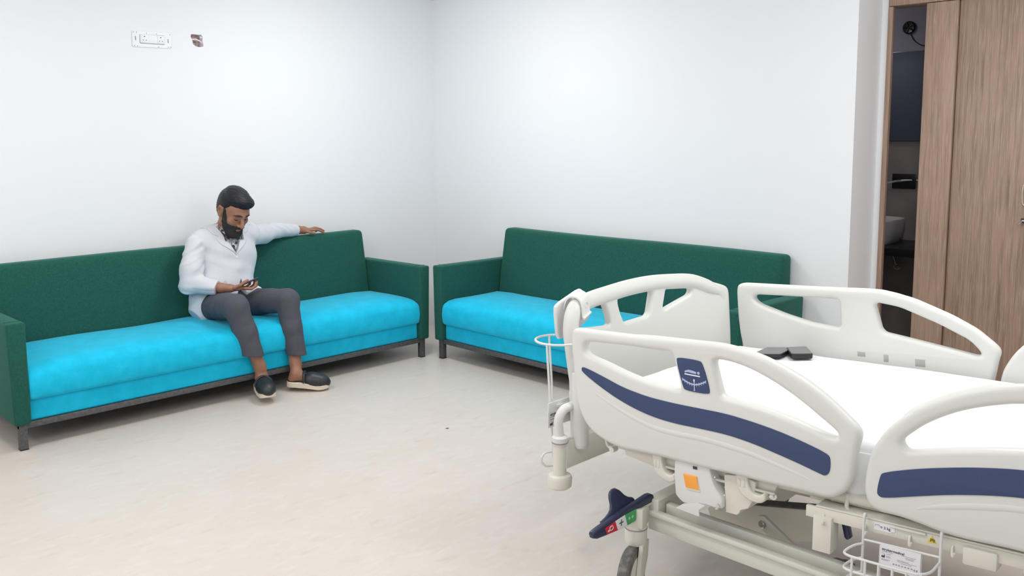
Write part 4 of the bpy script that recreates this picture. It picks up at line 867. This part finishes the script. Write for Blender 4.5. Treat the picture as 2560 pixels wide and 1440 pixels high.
legs = [cap(HPR, KNR, 0.078, 0.055, 0.03), cap(KNR, ANR, 0.052, 0.035, 0.02), cap(HPL, KNL, 0.078, 0.055, 0.03), cap(KNL, ANL, 0.052, 0.035, 0.02)]
# feet
def footframe(heel, toe, roll=0.0):
    h_, t_ = np.array(heel, float), np.array(toe, float); f = t_ - h_; L = np.linalg.norm(f); f /= L
    wv = np.cross(f, (0, 0, 1)); wv /= np.linalg.norm(wv); u = np.cross(wv, f)
    wv, u = wv * math.cos(roll) + u * math.sin(roll), u * math.cos(roll) - wv * math.sin(roll)
    return h_, f, wv, u, L
FR = footframe((-2.020, -0.735, 0.058), (-2.098, -0.975, 0.045)); FL = footframe((-1.868, -0.790, 0.042), (-1.700, -0.945, 0.020))
def fpt(fr, a, b, c): h_, f, wv, u, L = fr; return tuple(h_ + f * a + wv * b + u * c)
feet = []
for fr, an in ((FR, ANR), (FL, ANL)):
    feet += [cap(an, fpt(fr, 0.05, 0, 0.075), 0.034, 0.034, 0.02), cap(fpt(fr, 0.035, 0, 0.036), fpt(fr, 0.05, 0, 0.06), 0.031, 0.032, 0.02),
             cap(fpt(fr, 0.05, 0, 0.055), fpt(fr, 0.19, 0.0, 0.030), 0.033, 0.024, 0.02), cap(fpt(fr, 0.17, -0.02, 0.028), fpt(fr, 0.17, 0.02, 0.028), 0.022, 0.022, 0.02)]
# hands
def finger(p, r0, r1): return [cap(p[i], p[i + 1], r0 + (r1 - r0) * i / (len(p) - 1), r0 + (r1 - r0) * (i + 1) / (len(p) - 1), 0.003) for i in range(len(p) - 1)]
hands = []
# left hand, palm down on the top edge of the backrest
hands += [cap(WR_L, (-1.285, -0.090, 0.893), 0.026, 0.027, 0.02), ell((-1.262, -0.088, 0.888), (0.046, 0.038, 0.017), [(0.99, 0.1, 0.06), (-0.1, 0.99, 0), (-0.06, 0, 0.99)], 0.018)]
for p, a in (([(-1.235, -0.118, 0.888), (-1.192, -0.128, 0.889), (-1.166, -0.132, 0.878), (-1.148, -0.134, 0.868)], 0.0088),
             ([(-1.228, -0.098, 0.892), (-1.182, -0.098, 0.899), (-1.148, -0.097, 0.888), (-1.122, -0.096, 0.874)], 0.0092),
             ([(-1.228, -0.078, 0.892), (-1.180, -0.072, 0.899), (-1.142, -0.068, 0.885), (-1.116, -0.066, 0.870)], 0.0090),
             ([(-1.234, -0.060, 0.889), (-1.196, -0.048, 0.892), (-1.166, -0.042, 0.880), (-1.146, -0.040, 0.869)], 0.0080),
             ([(-1.280, -0.118, 0.884), (-1.256, -0.138, 0.876), (-1.230, -0.148, 0.868)], 0.0100)):
    hands += finger(p, a, a * 0.85)
# right hand, palm up under the phone
hands += [cap(WR_R, (-2.085, -0.530, 0.632), 0.025, 0.026, 0.02), ell((-2.045, -0.545, 0.630), (0.048, 0.036, 0.018), [(0.97, -0.22, 0.08), (0.22, 0.97, 0), (-0.08, 0, 0.99)], 0.018)]
for p, a in (([(-2.015, -0.580, 0.628), (-1.975, -0.594, 0.622), (-1.948, -0.592, 0.634), (-1.940, -0.586, 0.655)], 0.0092),
             ([(-2.010, -0.565, 0.624), (-1.965, -0.574, 0.618), (-1.932, -0.572, 0.632), (-1.923, -0.566, 0.656)], 0.0095),
             ([(-2.010, -0.545, 0.624), (-1.965, -0.552, 0.620), (-1.932, -0.550, 0.636), (-1.924, -0.546, 0.660)], 0.0092),
             ([(-2.015, -0.525, 0.628), (-1.978, -0.530, 0.626), (-1.950, -0.528, 0.640), (-1.943, -0.526, 0.660)], 0.0082),
             ([(-2.075, -0.570, 0.636), (-2.050, -0.592, 0.652), (-2.018, -0.590, 0.667), (-1.992, -0.580, 0.674)], 0.0105)):
    hands += finger(p, a, a * 0.88)
man = root('person', (-2.03, -0.45, 0.0), 'bearded man in white coat seated on left sofa, looking at his phone', 'person')
V = Vol((-2.33, -1.02, 0.0), (-1.09, -0.02, 1.24), 0.0034)
for p in trunk + neck + head + ears + armR + armL + legs + feet + hands: V.add(p, 0.0)
# eye sockets, nostrils, ear bowls
def hloc(g):
    x, y, z = g; x = x - HC[0]; y = y - HC[1]; z = z - HC[2]
    return [(x * a[0] + y * a[1] + z * a[2]) / HS for a in HR]
S_, g_ = V.sl(HC - 0.16, HC + 0.16); lx, ly, lz = hloc(g_)
for (c, r) in (((-0.030, 0.094, 0.010), 0.0125), ((0.030, 0.094, 0.010), 0.0125), ((-0.006, 0.108, -0.050), 0.004), ((0.006, 0.108, -0.050), 0.004), ((-0.089, -0.012, 0.004), 0.011), ((0.089, -0.012, 0.004), 0.011)):
    d = r - np.sqrt((lx - c[0]) ** 2 + (ly - c[1]) ** 2 + (lz - c[2]) ** 2); d = d * HS; A = V.F[S_]; k = 0.008
    h = np.maximum(k - np.abs(A - d), 0) / k; V.F[S_] = np.maximum(A, d) + h * h * k * 0.25
body = link('body', V.mesh(), M_skin, man, angle=None)
del V
# lips, brows, lashes as fine forms on the face
M_lip = mat('lips', (0.30, 0.115, 0.095), 0.45)
tube('lips', [hp(-0.021, 0.0885, -0.0685), hp(-0.010, 0.0955, -0.067), hp(0, 0.0975, -0.0675), hp(0.010, 0.0955, -0.067), hp(0.021, 0.0885, -0.0685)], [0.002, 0.005, 0.0055, 0.005, 0.002], M_lip, man, smooth_n=3) if False else None
for sg in (-1, 1):
    tube('eyebrow', [hp(sg * 0.052, 0.0770, 0.0215), hp(sg * 0.040, 0.0885, 0.028), hp(sg * 0.026, 0.0955, 0.029), hp(sg * 0.011, 0.0975, 0.025)], [0.0018, 0.0042, 0.0050, 0.0038], M_beard, man, seg=8, smooth_n=4)
    tube('eyelashes', [hp(sg * 0.045, 0.0765, 0.000), hp(sg * 0.038, 0.0825, -0.004), hp(sg * 0.030, 0.0855, -0.0055), hp(sg * 0.020, 0.0835, -0.003), hp(sg * 0.015, 0.080, 0.0)], [0.0015, 0.0024, 0.0028, 0.0022, 0.0014], M_beard, man, seg=6)
# hair
V = Vol(HC - 0.19, HC + 0.19, 0.003)
hair_p = [hell((0, -0.022, 0.050), (0.081, 0.097, 0.086)), hell((-0.004, 0.030, 0.100), (0.062, 0.066, 0.036), 0.03), hell((0.02, 0.058, 0.088), (0.050, 0.036, 0.030), 0.025), hell((-0.01, -0.01, 0.120), (0.055, 0.06, 0.024), 0.03), hell((0, -0.055, 0.0), (0.068, 0.050, 0.075), 0.03)]
for p in hair_p: V.add(p)
lx, ly, lz = hloc(V.grid())
# hairline: keep what is above/behind a face boundary
front = np.maximum(ly - 0.036, (0.060 - lz)) ; front = np.where(ly > 0.036, 0.064 - lz + 0.0 * ly, -0.05 + 0 * lz)
side = np.maximum(np.minimum(0.030 - lz, ly + 0.026), -lz - 0.060)                       # below the ears only behind them
side2 = np.where((ly > -0.026) & (ly <= 0.036), 0.028 - lz - 0.035 * 0, side)
temple = np.where((ly > 0.012) & (ly <= 0.05), 0.028 + (ly - 0.012) * 1.1 - lz, -0.05)
burn = np.where((ly > -0.006) & (ly < 0.020), np.minimum(side2, -0.030 - lz), side2)
V.cut(np.maximum(np.maximum(front, burn), temple) * HS)
# swept strands: grooves running back-left to front-right
ph = (lz * 1.3 + lx * 0.55 - ly * 0.35) * 330 + 3.0 * np.sin(lx * 60 + ly * 35) + 2.0 * np.sin(ly * 55)
V.F += (0.0011 * (np.sin(ph) * 0.6 + np.sin(ph * 2.3 + 1.0) * 0.4)).astype(np.float32)
link('hair', V.mesh(), M_hair, man, angle=None)
# beard: shell over jaw, cheeks and upper lip
V = Vol(HC - 0.17, HC + 0.15, 0.003)
for p in head[:6] + head[8:10] + [head[14]]: V.add(p, 0.0038)
V.add(hell((0, 0.060, -0.108), (0.038, 0.032, 0.028), 0.03), 0.0)
V.add(hcap((-0.020, 0.092, -0.053), (0, 0.100, -0.051), 0.0065, 0.0075, 0.006), 0.0); V.add(hcap((0.020, 0.092, -0.053), (0, 0.100, -0.051), 0.0065, 0.0075, 0.006), 0.0)
lx, ly, lz = hloc(V.grid())
zline = np.where(ly < 0.022, 0.030, np.where(ly < 0.044, 0.030 - (ly - 0.022) * 3.3, np.where(ly < 0.066, -0.0426 - (ly - 0.044) * 0.40, -0.0515))) + 0 * lx
top = lz - zline
top = np.maximum(top, np.maximum(0.004 - ly + np.maximum(-lz - 0.03, 0) * 0.45, -0.05))
tash = np.where((ly > 0.06), np.maximum(lz + 0.047, -1), top)
V.cut(np.maximum(tash, -0.03) * HS)
mouth = 0.0105 - np.sqrt(((lx) / 1.9) ** 2 + ((lz + 0.0675) / 0.80) ** 2 + 0 * ly)
V.cut(np.where(ly > 0.075, mouth, -0.05) * HS)
V.F += (0.0012 * np.sin(lx * 900 + 2 * np.sin(lz * 200)) * np.sin(lz * 700 + ly * 300)).astype(np.float32)
link('beard', V.mesh(), M_beard, man, angle=None)
# --- clothes
def folds(g, amp, f1, f2):
    x, y, z = g
    return (amp * (np.sin(f1 * (z + 0.5 * x) + 3 * np.sin(7 * x + 4 * y)) * 0.6 + np.sin(f2 * (x - 0.6 * z) + 2.5 * np.sin(9 * z + 5 * y)) * 0.4)).astype(np.float32)
V = Vol((-2.16, -0.45, 0.60), (-1.78, -0.12, 1.06), 0.004)          # inner shirt
for p in trunk[1:]: V.add(p, 0.004)
V.add(cap((-1.963, -0.30, 0.955), (-1.962, -0.325, 0.985), 0.066, 0.066, 0.03), 0.0)
x, y, z = V.grid(); V.cut((z - 0.985 - 0.35 * (-(y + 0.32))) + 0 * x); V.cut(0.62 - z + 0 * x + 0 * y)
link('shirt', V.mesh(), M_shirt, man, angle=None)
V = Vol((-2.36, -0.62, 0.39), (-1.28, -0.04, 1.06), 0.004)          # white coat
for p in trunk: V.add(p, 0.014)
V.add(ell((-1.965, -0.285, 0.78), (0.190, 0.120, 0.17), None, 0.04)); V.add(ell((-2.010, -0.315, 0.62), (0.195, 0.132, 0.16), None, 0.05)); V.add(ell((-2.05, -0.315, 0.50), (0.185, 0.125, 0.105), None, 0.05))
V.add(cap((-2.165, -0.32, 0.53), (-2.185, -0.35, 0.445), 0.065, 0.050, 0.04))
V.add(ell((-1.905, -0.44, 0.570), (0.080, 0.065, 0.050), None, 0.03)); V.add(cap((-1.900, -0.46, 0.560), (-1.845, -0.475, 0.525), 0.030, 0.020, 0.03))
V.add(ell((-2.02, -0.43, 0.575), (0.055, 0.05, 0.035), None, 0.03))
V.add(cap((-1.963, -0.285, 0.955), (-1.962, -0.300, 0.975), 0.078, 0.074, 0.03))
g = V.grid(); x, y, z = g
V.F += folds(g, 0.0050, 55, 44) * (0.35 + 0.65 * np.clip(np.sin(15 * x + 9 * z + 2 * np.sin(8 * z)), 0, 1)).astype(np.float32)
tf = V.F; V.F = np.full_like(tf, 0.04)
V.add(cap((-2.172, -0.290, 0.885), (-2.236, -0.345, 0.740), 0.064, 0.064, 0.02)); V.add(cap((-2.236, -0.345, 0.740), EL_R, 0.064, 0.060, 0.03)); V.add(cap(EL_R, (-2.145, -0.480, 0.637), 0.059, 0.046, 0.02)); V.add(ell((-2.266, -0.35, 0.640), (0.048, 0.058, 0.045), None, 0.03))
V.add(cap(SL_, (-1.66, -0.20, 0.905), 0.066, 0.060, 0.03)); V.add(cap((-1.66, -0.20, 0.905), EL_L, 0.060, 0.050, 0.03)); V.add(cap(EL_L, (-1.350, -0.105, 0.898), 0.050, 0.040, 0.02))
patch = np.clip(np.sin(23 * x + 5 * np.sin(17 * z + 2)) * np.sin(19 * z + 11 * y + 1), -0.3, 1)
V.F += (0.0062 * patch * np.sin(75 * (0.6 * x - 0.8 * z) + 3 * np.sin(14 * y + 9 * z)) * sm(-2.05, -2.12, x) + 0.0055 * patch * np.sin(62 * x + 48 * z + 3 * np.sin(22 * z + 14 * y)) * sm(-1.74, -1.64, x)).astype(np.float32)
k = 0.004 + 0 * tf; h = np.maximum(k - np.abs(tf - V.F), 0) / k; V.F = (np.minimum(tf, V.F) - h * h * k * 0.25).astype(np.float32); del tf, h, k
V.cut(0.415 - z + 0 * x + 0 * y); V.cut(np.where(z < 0.57, (-2.295 + (0.57 - z) * 0.62 - x) * 0.85, -0.05) + 0 * y)
# neck opening and V front
V.cut(np.maximum(0.0, 1) * (z - 1.005 - 0.30 * (-(y + 0.30))) + 0 * x)
nk = 0.068 - np.sqrt((x + 1.962) ** 2 + (y + 0.315 + 0.45 * (z - 0.98) * -1) ** 2) + 0 * z
V.cut(np.where(z > 0.90, nk, -0.05))
vx = -1.970 + 0.02 * (z - 0.82)
hwid = (z - 0.822) * 0.52
wedge = np.minimum(np.minimum(hwid - np.abs(x - vx), 1.0) * 0.85, -(y + 0.315)) + 0 * x
V.cut(wedge)
# open front below the lower button, sleeve ends, gap between the flaps over the lap
V.cut(np.minimum((0.668 - z) * 0.30 - np.abs(x + 1.957 + (0.668 - z) * 0.25), -(y + 0.40)) * 0.9)
ax = np.array(WR_R) - np.array(EL_R); ax /= np.linalg.norm(ax)
V.cut(np.where((y < -0.44) & (x < -2.06) & (z > 0.57), (x + 2.142) * ax[0] + (y + 0.486) * ax[1] + (z - 0.637) * ax[2], -0.05))
V.cut(np.where(x > -1.5, x + 1.345, -0.05) + 0 * y + 0 * z)
coat = link('coat', V.mesh(), M_coat, man, angle=None)
# lapels and collar, raised from the chest surface
V = Vol((-2.12, -0.46, 0.79), (-1.80, -0.16, 1.06), 0.0032)
for p in trunk[2:]: V.add(p, 0.0185)
V.add(ell((-1.965, -0.285, 0.78), (0.195, 0.125, 0.175), None, 0.04))
V.add(cap((-1.963, -0.285, 0.955), (-1.962, -0.300, 0.975), 0.083, 0.079, 0.03), 0.0)
g = V.grid(); x, y, z = g; V.F += folds(g, 0.0050, 55, 44) * (0.35 + 0.65 * np.clip(np.sin(15 * x + 9 * z + 2 * np.sin(8 * z)), 0, 1)).astype(np.float32)
vx = -1.970 + 0.02 * (z - 0.82); e = np.abs(x - vx) - (z - 0.822) * 0.52
wl_ = 0.052 * sm(0.815, 0.90, z) + 0.004
notch = np.maximum(0.0, 0.016 - np.abs(z - 0.935)) * 1.6
band = np.maximum(e - wl_ + notch, -e) * 0.85 + 0 * y
collar = np.where(z > 0.925, -0.01, band)
V.cut(np.where(y < -0.30, band, np.where(z > 0.945, 0.945 - z, 0.02)))
V.cut(z - 1.012 - 0.30 * (-(y + 0.30)) + 0 * x); V.cut(np.where(z > 0.90, 0.072 - np.sqrt((x + 1.962) ** 2 + (y + 0.315 - 0.45 * (z - 0.98)) ** 2), -0.05)); V.cut(0.80 - z + 0 * x + 0 * y)
link('lapels', V.mesh(), M_coat, coat, angle=None)
for (x_, z_) in ((-1.968, 0.800),):
    lathe('button', [(0.0, 0), (0.008, 0), (0.009, 0.003), (0.0, 0.0045)], (x_, -0.455 if z_ < 0.75 else -0.412, z_), (0, -1, 0.1), M_plast_w, coat, seg=16)
# trousers
V = Vol((-2.30, -0.90, 0.19), (-1.70, -0.16, 0.66), 0.004)
V.add(ell((-2.03, -0.315, 0.500), (0.172, 0.130, 0.092), None, 0.04)); 
V.add(cap(HPR, KNR, 0.090, 0.074, 0.04)); V.add(cap(HPL, KNL, 0.090, 0.072, 0.04))
V.add(cap(KNR, (-2.118, -0.762, 0.400), 0.070, 0.068, 0.02)); V.add(cap((-2.118, -0.762, 0.400), (-2.080, -0.790, 0.22), 0.068, 0.063, 0.02))
V.add(cap(KNL, (-1.815, -0.770, 0.380), 0.068, 0.065, 0.02)); V.add(cap((-1.815, -0.770, 0.380), (-1.796, -0.800, 0.18), 0.065, 0.060, 0.02))
g = V.grid(); x, y, z = g
V.F += (0.0008 * np.sin(60 * (z - 0.9 * x) + 3 * np.sin(10 * x)) * sm(-0.60, -0.74, y) + 0.0035 * np.sin(65 * (y + 0.7 * x) + 2 * np.sin(14 * z)) * (1 - sm(-0.60, -0.74, y))).astype(np.float32)
# crease down the shins, hems with open inside
hemR = 0.262 - 0.10 * (x + 2.115) - z; hemL = 0.214 - 0.10 * (x + 1.80) - z
V.cut(np.where(x < -1.965, hemR, hemL) + 0 * y)
for (a, b, zt) in ((KNR, ANR, 0.285), (KNL, ANL, 0.240)):
    a = np.array(a); b = np.array(b); t = (a[2] - z) / (a[2] - b[2]); cxx = a[0] + (b[0] - a[0]) * t; cyy = a[1] + (b[1] - a[1]) * t
    V.cut(np.where(z < zt, 0.044 - np.sqrt((x - cxx + 0.022 * (x < -1.965)) ** 2 + (y - cyy) ** 2), -0.05))
link('trousers', V.mesh(), M_trous, man, angle=None)
# clogs
for fr, nm in ((FR, 'clog'), (FL, 'clog')):
    h_, f, wv, u, L = fr; R_ = [f, wv, u]
    c0 = h_ + f * 0.13; V = Vol(c0 - 0.18, c0 + 0.18, 0.003)
    V.add(('cap', fpt(fr, 0.145, 0, 0.034), fpt(fr, 0.205, 0, 0.026), 0.050, 0.043, 0.02)); V.add(ell(fpt(fr, 0.165, 0, 0.028), (0.098, 0.052, 0.050), R_, 0.02)); V.add(ell(fpt(fr, 0.06, 0, 0.012), (0.062, 0.042, 0.022), R_, 0.01))
    x, y, z = V.grid(); x = x - h_[0]; y = y - h_[1]; z = z - h_[2]
    la, lw, lu = (x * f[0] + y * f[1] + z * f[2], x * wv[0] + y * wv[1] + z * wv[2], x * u[0] + y * u[1] + z * u[2])
    V.cut(0.010 - lu); V.cut(np.minimum(0.098 + 0.55 * (0.09 - lu) * 0 - la, lu - 0.030))
    cl = link(nm, V.mesh(), M_clog, man, angle=None)
    V = Vol(c0 - 0.18, c0 + 0.18, 0.003)
    q = 0.043 + 0.009 * np.sin(np.clip((la - 0.03) / 0.2, 0, 1) * math.pi)
    ee = np.sqrt(np.maximum((np.abs(la - 0.128) - 0.085), 0) ** 2 + lw ** 2) - q
    curve = 0.016 * np.maximum((la - 0.19) / 0.07, 0) ** 2 - 0.006 * np.sin(np.clip(la / 0.2, 0, 1) * math.pi * 1.0) * -1
    V.F = np.maximum(ee, np.abs(lu - 0.002 - curve) - 0.014).astype(np.float32) - 0.002
    link('clog_sole', V.mesh(), M_sole, cl, angle=None)
    pts = [fpt(fr, 0.112, -0.050, 0.022), fpt(fr, 0.104, -0.040, 0.060), fpt(fr, 0.098, 0, 0.082), fpt(fr, 0.104, 0.040, 0.060), fpt(fr, 0.112, 0.050, 0.022)]
    tube('clog_rim', pts, 0.0085, M_clog, cl, smooth_n=4)
    for sg in (-1, 1): lathe('rivet', [(0.0, 0), (0.006, 0), (0.005, 0.003), (0.0, 0.004)], fpt(fr, 0.112, sg * 0.054, 0.024), wv * sg, M_chrome, cl, seg=12)
# phone in the right hand
L_ = Vector((0.952, -0.02, 0.275)).normalized(); W_ = Vector((-0.35, -0.90, 0.26)); W_ = (W_ - L_ * W_.dot(L_)).normalized(); N_ = L_.cross(W_)
if N_.z < 0: N_ = -N_
PC = Vector((-1.988, -0.562, 0.6555))
ph = root('held_phone', PC, 'slim phone held in the seated man right hand', 'phone')
ph['label'] = 'slim grey phone held in the right hand of the seated man'
rect = [(-0.076, -0.036), (0.076, -0.036), (0.076, 0.036), (-0.076, 0.036)]
rr = lambda k: [(a * k, b * k) for a, b in rect]
plate('phone_body', rr(1), [], 0.008, 0.002, lambda a, b, d: PC + L_ * a + W_ * b + N_ * d, M_black, ph, sm=1)
plate('phone_screen', rr(0.94), [], 0.0008, 0.0002, lambda a, b, d: PC + L_ * a + W_ * b + N_ * (d + 0.0044), mat('phone_display', (0.30, 0.30, 0.33), 0.2), ph, sm=1)
